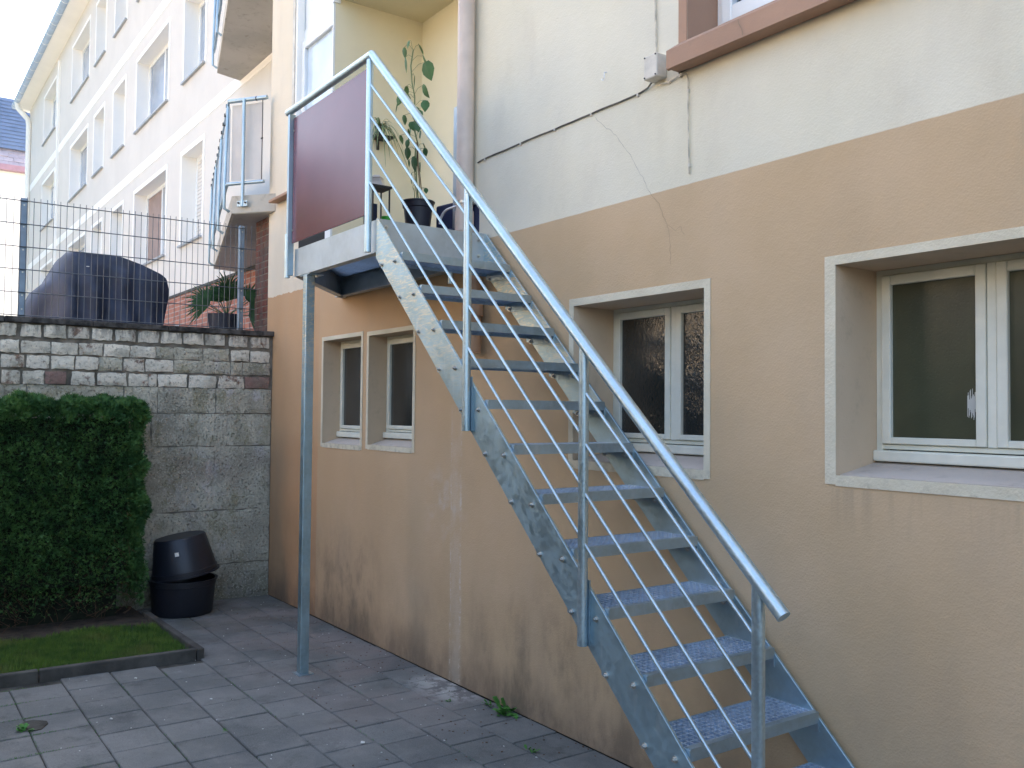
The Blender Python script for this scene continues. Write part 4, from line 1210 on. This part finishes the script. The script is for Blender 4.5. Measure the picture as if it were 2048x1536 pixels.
for a, b, z0, z1, k, ri in wins:
    dpt = .26; fw_ = .075
    f = MB()
    for q4 in ((a - fw_, a, z0 - .02, z1 + fw_), (b, b + fw_, z0 - .02, z1 + fw_), (a, b, z1, z1 + fw_)):
        f.box(q4[0], q4[1], N - .006, N - .0008, q4[2], q4[3])
    w_ = f.build('window', M['nwhite'], nb)
    r = MB()
    r.quad((a, N, z0), (a, N + dpt, z0), (a, N + dpt, z1), (a, N, z1))
    r.quad((b, N + dpt, z0), (b, N, z0), (b, N, z1), (b, N + dpt, z1))
    r.quad((a, N, z1), (a, N + dpt, z1), (b, N + dpt, z1), (b, N, z1))
    r.quad((a, N + dpt, z0), (a, N, z0), (b, N, z0), (b, N + dpt, z0))
    r.build('reveal', M['nwhite'], w_)
    MB().box(a - .03, b + .03, N - .045, N + dpt, z0 - .025, z0 + .003).build('window_sill', M['msill'], w_)
    y = N + dpt - .05
    c = MB(); t_ = .07
    c.box(a, a + t_, y, y + .05, z0, z1).box(b - t_, b, y, y + .05, z0, z1).box(a + t_, b - t_, y, y + .05, z1 - t_, z1).box(a + t_, b - t_, y, y + .05, z0, z0 + t_)
    if k == 'big': c.box((a + b) / 2 - .035, (a + b) / 2 + .035, y, y + .05, z0 + t_, z1 - t_)
    c.build('frame', M['upvc'], w_)
    if k == 'door' and ri == 0:
        s_ = MB(); z = z0 + t_
        while z < z1 - t_:
            s_.box(a + t_, b - t_, y + .004, y + .02, z + .004, z + .052); z += .056
        s_.build('roller_shutter', M['shutter'], w_)
        MB().quad((a, y + .03, z0), (b, y + .03, z0), (b, y + .03, z1), (a, y + .03, z1)).build('pane', M['kerb'], w_)
    else:
        red = (k == 'big' and ri == 0 and a > -10)
        pr_ = b - t_ + .01 if k != 'big' else (a + b) / 2 - .03
        MB().box(a + t_ - .01, pr_, y + .02, y + .03, z0 + t_ - .01, z1 - t_ + .01).build('pane', M['redroom'] if red else M['glass_n'], w_)
        if k == 'big':
            MB().box((a + b) / 2 - .03, b, y + .30, y + .31, z0, z1).box((a + b) / 2 - .04, (a + b) / 2 - .03, y + .05, y + .30, z0, z1).box(b, b + .01, y + .05, y + .30, z0, z1).build('curtain', M['redroom'] if red else M['curtain'], w_)
        if k == 'big':
            # right-hand sash tilted in at the top
            m_ = (a + b) / 2; xa, xb = m_ + .06, b - t_ - .01
            s_ = MB(); h_ = z1 - z0 - 2 * t_
            tl = .20
            def bar(x0_, x1_, s0, s1, th=.035):
                n_ = len(s_.v)
                for zz in (s0, s1):
                    yo = y + .005 + tl * zz / h_
                    for yy_ in (yo, yo + th):
                        for xx_ in (x0_, x1_): s_.v.append((xx_, yy_, z0 + t_ + zz))
                s_.f.extend([tuple(n_ + i for i in qq) for qq in ((0, 2, 3, 1), (4, 5, 7, 6), (0, 1, 5, 4), (2, 6, 7, 3), (0, 4, 6, 2), (1, 3, 7, 5))])
            bar(xa, xa + .06, 0, h_); bar(xb - .06, xb, 0, h_); bar(xa + .06, xb - .06, 0, .06); bar(xa + .06, xb - .06, h_ - .06, h_)
            s_.build('tilted_sash', M['upvc'], w_)
            g_ = MB(); yo0, yo1 = y + .022, y + .022 + tl
            g_.quad((xa + .05, yo0, z0 + t_ + .03), (xb - .05, yo0, z0 + t_ + .03), (xb - .05, yo1, z1 - t_ - .03), (xa + .05, yo1, z1 - t_ - .03))
            g_.build('sash_pane', M['glass_dark_n'] if red else M['glass_n'], w_)
balcony('balcony', 3.338, nb)
balcony('balcony', 5.79, nb)
# balcony door trim
MB().box(-1.15, -1.05, N - .03, N, 3.5, 5.2).box(-1.05, -.2, N - .03, N, 5.1, 5.2).build('door_casing', M['nwhite'], nb)
# eaves, gutter, roof, pipes
MB().prism([(N, ZTOP - .03), (N - .33, ZTOP + .04), (N - .33, ZTOP + .10), (N, ZTOP + .2), (9.3, ZTOP + .2), (9.3, ZTOP)], XL - .3, XR + .2, 'x').build('eaves', M['nwhite'], nb)
MB().prism([(N - .36, ZTOP + .12), (5, ZTOP + 3.0), (9.4, ZTOP + .2)], XL - .3, XR + .2, 'x').build('roof', M['tile'], nb)
mb = MB(); pr = [(N - .40 + .085 * math.cos(t), ZTOP + .09 + .085 * math.sin(t)) for t in np.linspace(math.pi, 2 * math.pi, 9)] + [(N - .40 + .075 * math.cos(t), ZTOP + .092 + .075 * math.sin(t)) for t in np.linspace(2 * math.pi, math.pi, 9)]
gu = mb.prism(pr, XL - .3, XR + .2, 'x').build('gutter', M['zinc'], nb, True); fix_normals(gu)
x = XL
while x < -2:
    mb = MB(); pr2 = [(N - .40 + .089 * math.cos(t), ZTOP + .09 + .089 * math.sin(t)) for t in np.linspace(math.pi, 2 * math.pi, 9)] + [(N - .40 + .0855 * math.cos(t), ZTOP + .09 + .0855 * math.sin(t)) for t in np.linspace(2 * math.pi, math.pi, 9)]
    o = mb.prism(pr2, x, x + .03, 'x').build('gutter_bracket', M['upvc'], gu); x += .72
MB().tube([(-23.0, N - .40, ZTOP + .05), (-23.0, N - .38, ZTOP - .12), (-23.0, N - .10, ZTOP - .42), (-23.0, N - .07, ZTOP - .6), (-23.0, N - .07, 2.3)], .075, 12).build('downpipe', M['nwhite'], nb, True)
MB().box(-17.92, -17.80, N - .05, N, 2.4, 10.5).build('conduit', M['nwhite'], nb)

# far house with slate mansard
fh = thing('far_house', (-32, -3, 2.2), 'distant white house with steep dark slate roof at the left edge', 'house')
MB().box(-42, -30, -16, 8, 2.2, 10.30).build('wall', M['nwhite'], fh)
MB().box(-29.9, -29.62, -16, 8, 10.22, 10.42).build('fascia', M['fascia'], fh)
MB().prism([(-29.75, 10.40), (-30.25, 11.12), (-42, 11.12), (-42, 10.40)], -16, 8, 'y').build('lower_roof', M['tile'], fh)
for k in range(4):
    r1, r2 = k / 4, (k + 1) / 4
    tm = MB()
    L_ = math.hypot(.5, .72); ux, uz = -.5 / L_, .72 / L_
    s0 = L_ * r1; ln2 = L_ / 4 * 1.12
    p0 = Vector((-29.75 + ux * s0 + .03, 0, 10.40 + uz * s0 + .02)); p1 = p0 + Vector((ux * ln2 - .015, 0, uz * ln2 - .01))
    tm.v = [(p0.x, -.15, p0.z), (p0.x, .15, p0.z), (p1.x, .15, p1.z), (p1.x, -.15, p1.z), (p0.x - .03, -.15, p0.z - .03), (p0.x - .03, .15, p0.z - .03)]
    tm.f = [(0, 1, 2, 3), (4, 5, 1, 0), (0, 3, 4), (1, 5, 2)]
    tme = tm.mesh('roof_tile', M['tile'], False, (-32, 0, 2.2 - 0))
    for j in range(16):
        o = link('roof_tile', tme, fh, (0, -2.6 + .315 * j + (.157 if k % 2 else 0) + 3, random.gauss(0, .008)))
o = MB().prism([(-30.1, 11.12), (-31.0, 13.25), (-31.6, 13.4), (-42, 13.4), (-42, 11.12)], -16, 8, 'y').build('upper_roof', M['slate'], fh)
mb = MB()
for k in range(14):
    t = k / 14
    xa, za = -30.1 - .9 * t + .02, 11.12 + 2.13 * t
    mb.box(xa - .02, xa + .012, -16, 8, za, za + .012)
mb.build('slate_course', M['slate'], fh, kind='stuff')
# bare twigs behind the roof
tw = thing('distant_tree', (-44, 1, 2), 'sparse distant treetop just above the slate roof', 'tree')
mb = MB(); mb.tube([(-44, 1.6, 2), (-44, 1.4, 15.5)], .25, 8, True, .08); mb.build('trunk', M['bark'], tw)
mb = MB()
for i in range(60):
    a = random.uniform(-1.3, 1.3); L = random.uniform(.6, 1.5)
    p = Vector((-44, random.uniform(-.6, 3.4), 15.3 + random.uniform(0, .8)))
    mb.tube([p, p + Vector((0, math.sin(a) * L, math.cos(a) * L * .8))], .035, 4, False, .008)
mb.build('crown', M['bark'], tw)

# ================================================================== BEHIND THE FENCE
cv = thing('covered_grill', (-1.3, -1.1, 2.24), 'bulky garden furniture under a dark blue tarpaulin behind the fence', 'covered furniture')
def cover_mesh():
    nu, nv, nw = 84, 10, 30
    mb = MB()
    yl = lambda z: -1.86 + (.42 if z > .8 else z / .8 * .42 * (z / .8) ** .3) if False else None
    prof = [(-1.80, 0), (-1.745, .20), (-1.705, .33), (-1.66, .43), (-1.56, .53), (-1.45, .745), (-1.42, .785), (-1.36, .795), (-.99, .785), (-.80, .73), (-.62, .655), (-.565, .615), (-.545, .52), (-.56, .35), (-.585, .15), (-.60, 0)]
    P = []
    seg = [0]
    for a, b in zip(prof, prof[1:]): seg.append(seg[-1] + math.hypot(b[0] - a[0], b[1] - a[1]))
    T = seg[-1]; k = 0
    for i in range(nu + 1):
        s_ = T * i / nu
        while k < len(seg) - 2 and s_ > seg[k + 1]: k += 1
        t = (s_ - seg[k]) / (seg[k + 1] - seg[k])
        P.append((prof[k][0] + (prof[k + 1][0] - prof[k][0]) * t, prof[k][1] + (prof[k + 1][1] - prof[k][1]) * t))
    cy, cz = -1.15, 0
    grid = {}
    # shell across depth with a rounded shoulder to the front face, then front face converging to a lower point
    layers = []
    for j in range(nv + 1):
        layers.append(('s', j / nv))
    for j in range(1, nw + 1):
        layers.append(('f', j / nw))
    for li, (kind, t) in enumerate(layers):
        for i, (py, pz) in enumerate(P):
            if kind == 's':
                x = -1.95 + .70 * t - max(0, -1.40 - py) * .95 * t; sc_ = 1 - .04 * t ** 6
            else:
                x = -1.25 + .055 * (1 - (1 - min(1, t * 4)) ** 2); sc_ = (1 - .04) * (1 - t)
            yy = cy + (py - cy) * sc_; zz = pz * sc_
            fold = .026 * math.sin(yy * 24 + 3.2 * noise.noise(Vector((yy * 3, zz * 2, 0)))) + .05 * noise.noise(Vector((yy * 6, zz * 2.6, 3)))
            amt = (1 - zz / 1.0)
            if kind == 'f': x += fold * (.35 + amt) * min(1, t * 5)
            lf = max(0, -1.40 - yy)
            x += -lf * .95 if kind == 'f' else 0
            yy += .012 * noise.noise(Vector((x * 4, zz * 6, yy * 3)))
            grid[li, i] = len(mb.v)
            mb.v.append((x, yy, 2.24 + zz))
    for li in range(len(layers) - 1):
        for i in range(nu):
            mb.f.append((grid[li, i], grid[li + 1, i], grid[li + 1, i + 1], grid[li, i + 1]))
    return mb
c = cover_mesh().build('tarpaulin', M['cover'], cv, True)
for y, z in ((-1.29, 2.87), (-.72, 2.72), (-.70, 2.715)):
    MB().tube([(-1.19, y - .012, z), (-1.185, y + .012, z)], .004, 6).build('toggle', M['paper'], cv)
pp = thing('potted_palm', (-.75, -.1, 2.24), 'bushy green fan palm in a dark pot behind the right fence post', 'plant')
MB().lathe([(0, 0), (.11, 0), (.15, .24), (.14, .24), (0, .22)], (-.75, -.20, 2.236), 20).build('pot', M['pot'], pp, True)
for i in range(15):
    th = random.uniform(-2.9, 1.2); el = random.uniform(.05, 1.2); L = random.uniform(.18, .36)
    st0 = Vector((-.75, -.17, 2.46)); dd = Vector((math.sin(th * .5) * .4 + .15, math.sin(th) * math.cos(el), math.sin(el))).normalized()
    c0 = st0 + dd * L * .7
    mb = MB().tube([st0, c0], .004, 5)
    side = dd.cross(Vector((1, .2, .1))).normalized(); nn = dd.cross(side)
    for k in range(13):
        a = -1.25 + 2.5 * k / 12
        ax = (dd * math.cos(a) + side * math.sin(a)).normalized(); LL = .21 * random.uniform(.8, 1.15)
        wv = ax.cross(nn).normalized() * .0095
        tip = c0 + ax * LL + Vector((0, 0, -.035))
        mid = c0 + ax * LL * .55
        mb.quad(c0 - wv * .3, c0 + wv * .3, mid + wv, mid - wv); mb.tri(mid - wv, mid + wv, tip)
    mb.build('fan_leaf', M['palm'], pp)
stk = thing('white_stake', (-.5, -.69, 2.24), 'short white plastic stake beside the tarpaulin cover', 'stake')
MB().prism([(-.715, 2.236), (-.675, 2.236), (-.668, 2.33), (-.70, 2.325)], -.51, -.50, 'x').build('stake', M['white'], stk)

# ================================================================== HEDGE
hd = thing('hedge', (.3, -2.2, 0), 'dense clipped dark green conifer hedge with a ragged top', 'hedge')
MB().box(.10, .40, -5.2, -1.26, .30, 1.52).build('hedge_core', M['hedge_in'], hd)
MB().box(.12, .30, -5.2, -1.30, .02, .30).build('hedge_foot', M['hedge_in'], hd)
HX, HY, HZ = .515, -1.155, 1.60
def spr(n, region):
    if region == 'front':
        y = rng.uniform(-4.6, HY, n); y = np.where(rng.uniform(0, 1, n) < .7, rng.uniform(-3.3, HY, n), y); z = rng.uniform(.12, HZ, n); x = np.full(n, HX); nrm = np.tile([1, 0, .1], (n, 1))
    elif region == 'side':
        x = rng.uniform(.08, HX, n); z = rng.uniform(.12, HZ, n); y = np.full(n, HY); nrm = np.tile([0, 1, .1], (n, 1))
    else:
        x = rng.uniform(.08, HX, n); y = rng.uniform(-4.6, HY, n); z = np.full(n, HZ); nrm = np.tile([0, 0, 1.], (n, 1))
    P = np.stack([x, y, z], 1)
    return P, nrm
parts_ = [spr(62000, 'front'), spr(15000, 'side'), spr(26000, 'top')]
# extra sprigs where the camera sees most of it
P = np.concatenate([p for p, _ in parts_]); Nn = np.concatenate([q_ for _, q_ in parts_]).astype(float)
n = len(P)
lump = np.array([noise.noise(Vector((p[0] * 4.2, p[1] * 4.2, p[2] * 4.2))) * .05 + noise.noise(Vector((p[0] * 11, p[1] * 11, p[2] * 9))) * .045 for p in P])
topn = np.array([noise.noise(Vector((p[1] * 6, 7, p[0] * 3))) * .07 for p in P])
depth = rng.exponential(.022, n)
P = P + Nn * (lump - depth)[:, None]
P[:, 2] += np.where(P[:, 2] > 1.25, (topn * .9 + .03) * (P[:, 2] - 1.25) / .35, 0)
low = P[:, 2] < .55
thin = rng.uniform(0, 1, n) > np.clip((.58 - P[:, 2]) / .5, 0, .86)
# rounded top edge
over = (P[:, 0] > HX - .12) & (P[:, 2] > HZ - .12)
P[over, 0] -= ((P[over, 2] - (HZ - .12)) ** 2) * 2.5
P = P[thin]; Nn = Nn[thin]; n = len(P)
dirv = Nn + rng.normal(0, .55, (n, 3)); dirv[:, 2] += .55
dirv /= np.linalg.norm(dirv, axis=1)[:, None]
L = rng.uniform(.013, .034, n) * np.where(P[:, 2] > 1.5, 1.5, 1.0)
rv = rng.normal(0, 1, (n, 3)); side = np.cross(dirv, rv); side /= np.linalg.norm(side, axis=1)[:, None]
nt = 5
V = []; 
for k, (ang_, ls) in enumerate(((0, 1.0), (.75, .75), (-.75, .75), (.38, .9), (-.4, .88))):
    st = P + dirv * (L * (.0 if k == 0 else .15 * (k % 3)))[:, None]
    ax = dirv * math.cos(ang_) + side * math.sin(ang_)
    tip = st + ax * (L * ls)[:, None]
    up2 = np.cross(ax, np.cross(dirv, side)); up2 /= np.linalg.norm(up2, axis=1)[:, None]
    w = (L * .075)[:, None]
    mid = st + ax * (L * ls * .4)[:, None]
    V += [mid - up2 * w, tip, mid + up2 * w, st]
V = np.stack(V, 1).reshape(n, nt, 4, 3)
v = V.reshape(-1, 3)
f4 = np.arange(len(v)).reshape(-1, 4)
fo = link('foliage', np_mesh('foliage', v - np.array([.3, -2.2, 0]), f4, M['hedge'], 4), hd)
fo['kind'] = 'stuff'
mb = MB()
for i in range(420):
    y = random.uniform(-3.3, -1.18); z = random.uniform(.02, .62); x = random.uniform(.30, .5)
    a = random.uniform(-1.2, 1.2); L_ = random.uniform(.06, .2)
    p = Vector((x, y, z)); q2 = p + Vector((random.uniform(-.02, .06), math.sin(a) * L_, math.cos(a) * L_ * .8)); mdd = (p + q2) / 2 + Vector((random.gauss(0, .01), random.gauss(0, .01), random.gauss(0, .012)))
    mb.tube([p, mdd, q2], .0022, 4, False, .001)
mb.build('dry_twigs', M['twig'], hd, kind='stuff')
for y in (-1.32, -1.62, -1.95, -2.3, -2.65, -3.0):
    MB().tube([(.27, y, 0), (.26 + random.uniform(-.03, .03), y + random.uniform(-.04, .04), .6)], .022, 8, True, .014).build('trunk', M['twig'], hd, True)

# ================================================================== TUBS
def tub_prof(r0, r1, h, rim=.014):
    return [(0, 0), (r0 - .01, 0), (r0, .012), (r1 - .004, h - .05), (r1 - .003, h - .045), (r1 + .003, h - .042), (r1 + .004, h - .012), (r1 + rim, h - .01), (r1 + rim, h), (r1 - .004, h), (r1 - .008, h - .03), (r0 - .01, .012), (0, .012)]
t1 = thing('mason_tub', (.30, -.82, 0), 'lower black plastic tub standing on the slabs beside the hedge', 'tub', 'black tubs stacked by the hedge')
MB().lathe(tub_prof(.225, .247, .27), (.31, -.815, .004), 44).build('tub', M['tub'], t1, True)
t2 = thing('mason_tub', (.30, -.82, .27), 'upper black plastic tub turned upside down and tilted on the other', 'tub', 'black tubs stacked by the hedge')
prof = [(r, .30 - z) for r, z in tub_prof(.195, .243, .30, .018)]
t2.location = (.315, -.81, .262); t2.rotation_euler = (math.radians(-1), math.radians(3), 0)
WL[t2.name] = (0, 0, 0)
o = link('tub', MB().lathe(prof, (0, 0, .0), 44).mesh('tub', M['tub'], True), t2)
t2.rotation_euler = (math.radians(9), math.radians(-2), 0)
t2.location = (.30, -.795, .302)
lb = MB(); 
a0 = math.radians(-28)
for i in range(3):
    t0, t1_ = a0 + i * .045, a0 + (i + 1) * .045
    rr = .2285
    lb.quad((rr * math.cos(t0), rr * math.sin(t0), .178), (rr * math.cos(t1_), rr * math.sin(t1_), .178), ((rr - .005) * math.cos(t1_), (rr - .005) * math.sin(t1_), .208), ((rr - .005) * math.cos(t0), (rr - .005) * math.sin(t0), .208))
link('price_sticker', lb.mesh('price_sticker', M['paper']), t2)

# ================================================================== SMALL THINGS ON THE GROUND
def weed(x, y, s, k, label, name='weed'):
    o = thing(name, (x, y, 0), label, 'weed')
    for i in range(k):
        a = random.uniform(0, 6.283); el = random.uniform(.15, 1.0); L = s * random.uniform(.5, 1.1)
        d = Vector((math.cos(a) * math.cos(el), math.sin(a) * math.cos(el) , math.sin(el)))
        if y > -.15 and d.y > 0: d.y *= -.3
        sd_ = d.cross(Vector((0, 0, 1))).normalized() * L * .17
        p = Vector((x + random.gauss(0, s * .35), min(y + random.gauss(0, s * .2), -.01), .0)); mb = MB()
        m1 = p + d * L * .45; m2 = p + d * L * .8 + Vector((0, 0, -.05 * L)); tp = p + d * L + Vector((0, 0, -.2 * L))
        mb.tri(p, m1 - sd_ * 1.0, m1 + sd_ * 1.0); mb.quad(m1 - sd_, m1 + sd_, m2 + sd_ * .9, m2 - sd_ * .9); mb.tri(m2 - sd_ * .9, m2 + sd_ * .9, tp)
        mb.build('leaf', M['weed'], o)
    return o
weed(3.66, -.06, .10, 30, 'leafy green weed at the foot of the tan wall')
weed(3.50, -.06, .05, 12, 'low creeping weed left of the leafy one against the wall')
weed(3.33, -.20, .035, 9, 'small sparse weed in the slab joint near the pale wall stain')
weed(4.18, -.27, .04, 9, 'small weed in a joint under the lower flight of the stair')
weed(2.56, -2.19, .055, 16, 'weed sprouting from a hole between slabs at bottom left')
weed(3.10, -1.37, .02, 7, 'tiny grass tuft in the middle paving joint')
hole = thing('broken_slab_hole', (2.6, -2.1, 0), 'dark earth patch where a slab corner is broken at bottom left', 'hole')
mb = MB(); pts = [(2.50 + .085 * math.cos(t) * random.uniform(.7, 1.1), -2.145 + .07 * math.sin(t) * random.uniform(.7, 1.1)) for t in np.linspace(0, 2 * math.pi, 14)[:-1]]
mb.prism(pts, -.01, .0045, 'z').build('soil', M['earth'], hole)
for (x, y, s, lab) in ((3.64, -.88, .022, 'white paper scrap on the paving at bottom centre'), (2.58, -1.28, .014, 'white fleck on slabs left of the support leg'), (2.62, -1.80, .013, 'white fleck on slabs near the broken corner'), (1.95, -1.53, .014, 'pale crumb on the slabs in front of the kerb'), (3.1, -.96, .010, 'tiny white chip right of the support leg')):
    o = thing('litter', (x, y, 0), lab, 'litter')
    pts = [(x + s * math.cos(t) * random.uniform(.5, 1.1), y + s * .6 * math.sin(t) * random.uniform(.6, 1.1)) for t in np.linspace(0, 2 * math.pi, 8)[:-1]]
    MB().prism(pts, .003, .007, 'z').build('scrap', M['paper'], o)
mb = MB(); mb2 = MB()
for i in range(330):
    x = random.uniform(.1, 4.4); y = -abs(random.gauss(0, .5)) - .01
    if y < -1.05 and x < 1.8: continue
    s = random.uniform(.0015, .005); t = random.uniform(0, 3.14)
    (mb if random.random() < .85 else mb2).obox((x, y, .004), (s * math.cos(t), s * math.sin(t), 0), (-s * .5 * math.sin(t), s * .5 * math.cos(t), 0), (0, 0, s * .3))
for i in range(60):
    x = random.uniform(1.7, 4.2); y = random.uniform(-2.4, -.1)
    s = random.uniform(.0015, .004); t = random.uniform(0, 3.14)
    mb2.obox((x, y, .003), (s * math.cos(t), s * math.sin(t), 0), (-s * .6 * math.sin(t), s * .6 * math.cos(t), 0), (0, 0, s * .3))
mb.build('dead_leaf_crumbs', M['twig'], kind='stuff', label='brown leaf crumbs strewn over the paving')
mb2.build('grit', M['paper'], kind='stuff', label='pale grit strewn over the paving')
# moss and grass in paving joints
mb = MB()
for i in range(2600):
    r = random.randrange(2, 11); 
    if random.random() < .55:
        x = random.uniform(1.9, 4.6); y = -.005 - PY * r + random.gauss(0, .003)
        if noise.noise(Vector((x * 2, y * 3, 0))) < .08: continue
    else:
        x = random.uniform(1.8, 4.5); y = -2.2 + random.gauss(0, .1)
        k = round((x - offs.get(7, 0)) / PX); x = offs.get(7, 0) + k * PX + random.gauss(0, .003)
    a = random.uniform(0, 6.28); h_ = random.uniform(.004, .012); w = .0015
    p = Vector((x, y, -.002))
    mb.tri(p + Vector((math.cos(a) * w, math.sin(a) * w, 0)), p - Vector((math.cos(a) * w, math.sin(a) * w, 0)), p + Vector((random.gauss(0, .003), random.gauss(0, .003), h_)))
mb.build('joint_moss', M['weed'], kind='stuff', label='moss and fine grass growing in the paving joints')

# ================================================================== ACROSS THE YARD (out of view, for reflections and shade)
ob = thing('opposite_building', (-6, -14, 0), 'sunlit ochre building mirrored in the obscured basement window', 'building')
holes = [(x, x + 1.1, z, z + 1.3) for z in (1.2, 4.0) for x in (-13, -10, -7, -4, 0, 4, 8)]
YO_ = -13.0
mb = wall_grid(-18, 12, 0, 6.2, YO_, holes); mb.box(-18, 12, -20, YO_ - .3, 0, 6.2); mb.build('wall', M['opp'], ob)
for a, b, z0, z1 in holes:
    MB().box(a, b, YO_ - .25, YO_ - .2, z0, z1).build('window', M['glass_n'], ob)
sh_ = thing('garden_shrubs', (3, -8, 0), 'green shrubs mirrored as a dark green tint in the right basement window', 'shrub')  # unseen shrubs, set close and wide to shade the lower tan wall
pp_ = []
n = 9000
cx = rng.uniform(1.8, 12, n); cz = rng.beta(1.4, 1.3, n) * np.where(cx < 4.6, 4.0, 2.7); cy = -5.6 + rng.normal(0, .3, n)
L = rng.uniform(.08, .18, n)
d1 = rng.normal(0, 1, (n, 3)); d1 /= np.linalg.norm(d1, axis=1)[:, None]
d2 = np.cross(d1, rng.normal(0, 1, (n, 3))); d2 /= np.linalg.norm(d2, axis=1)[:, None]
Pc = np.stack([cx - 3, cy + 8, cz], 1)
V = np.stack([Pc, Pc + (d1 * .5 + d2 * .3) * L[:, None], Pc + d1 * L[:, None], Pc + (d1 * .5 - d2 * .3) * L[:, None]], 1).reshape(-1, 3)
o = link('foliage', np_mesh('foliage', V, np.arange(len(V)).reshape(-1, 4), M['bush'], 4), sh_); o['kind'] = 'stuff'
MB().box(2.0, 4.5, -5.9, -5.4, 0, 3.6).box(4.5, 12, -5.88, -5.42, 0, 2.3).build('inner_mass', M['hedge_in'], sh_)
tr_ = thing('reflection_trees', (-25, -11, 0), 'unseen dark trees added to darken the low reflection in the maroon panel', 'tree')  # tree mass added out of view so the panel reflects dark low down
n = 14000
u = rng.normal(0, 1, (n, 3)); u /= np.linalg.norm(u, axis=1)[:, None]
cen = np.array([[-22, -10, 6.2], [-25, -11.5, 7.0], [-28, -12, 6.4], [-31, -13, 7.2], [-19, -10.5, 5.2], [-16.5, -9.5, 4.0]])
ci = rng.integers(0, 6, n)
Pc = cen[ci] + u * (rng.uniform(1.6, 3.0, n) * np.where(u[:, 2] < 0, 1.2, 1))[:, None] - np.array([-25, -11, 0])
L = rng.uniform(.3, .6, n)
d1 = rng.normal(0, 1, (n, 3)); d1 /= np.linalg.norm(d1, axis=1)[:, None]
d2 = np.cross(d1, rng.normal(0, 1, (n, 3))); d2 /= np.linalg.norm(d2, axis=1)[:, None]
V = np.stack([Pc, Pc + (d1 * .5 + d2 * .3) * L[:, None], Pc + d1 * L[:, None], Pc + (d1 * .5 - d2 * .3) * L[:, None]], 1).reshape(-1, 3)
o = link('crown', np_mesh('crown', V, np.arange(len(V)).reshape(-1, 4), M['bush'], 4), tr_)
mb = MB()
for c_ in cen: mb.tube([(c_[0], c_[1], 0), (c_[0], c_[1], c_[2])], .25, 8, True, .15)
mb.build('trunk', M['bark'], tr_)
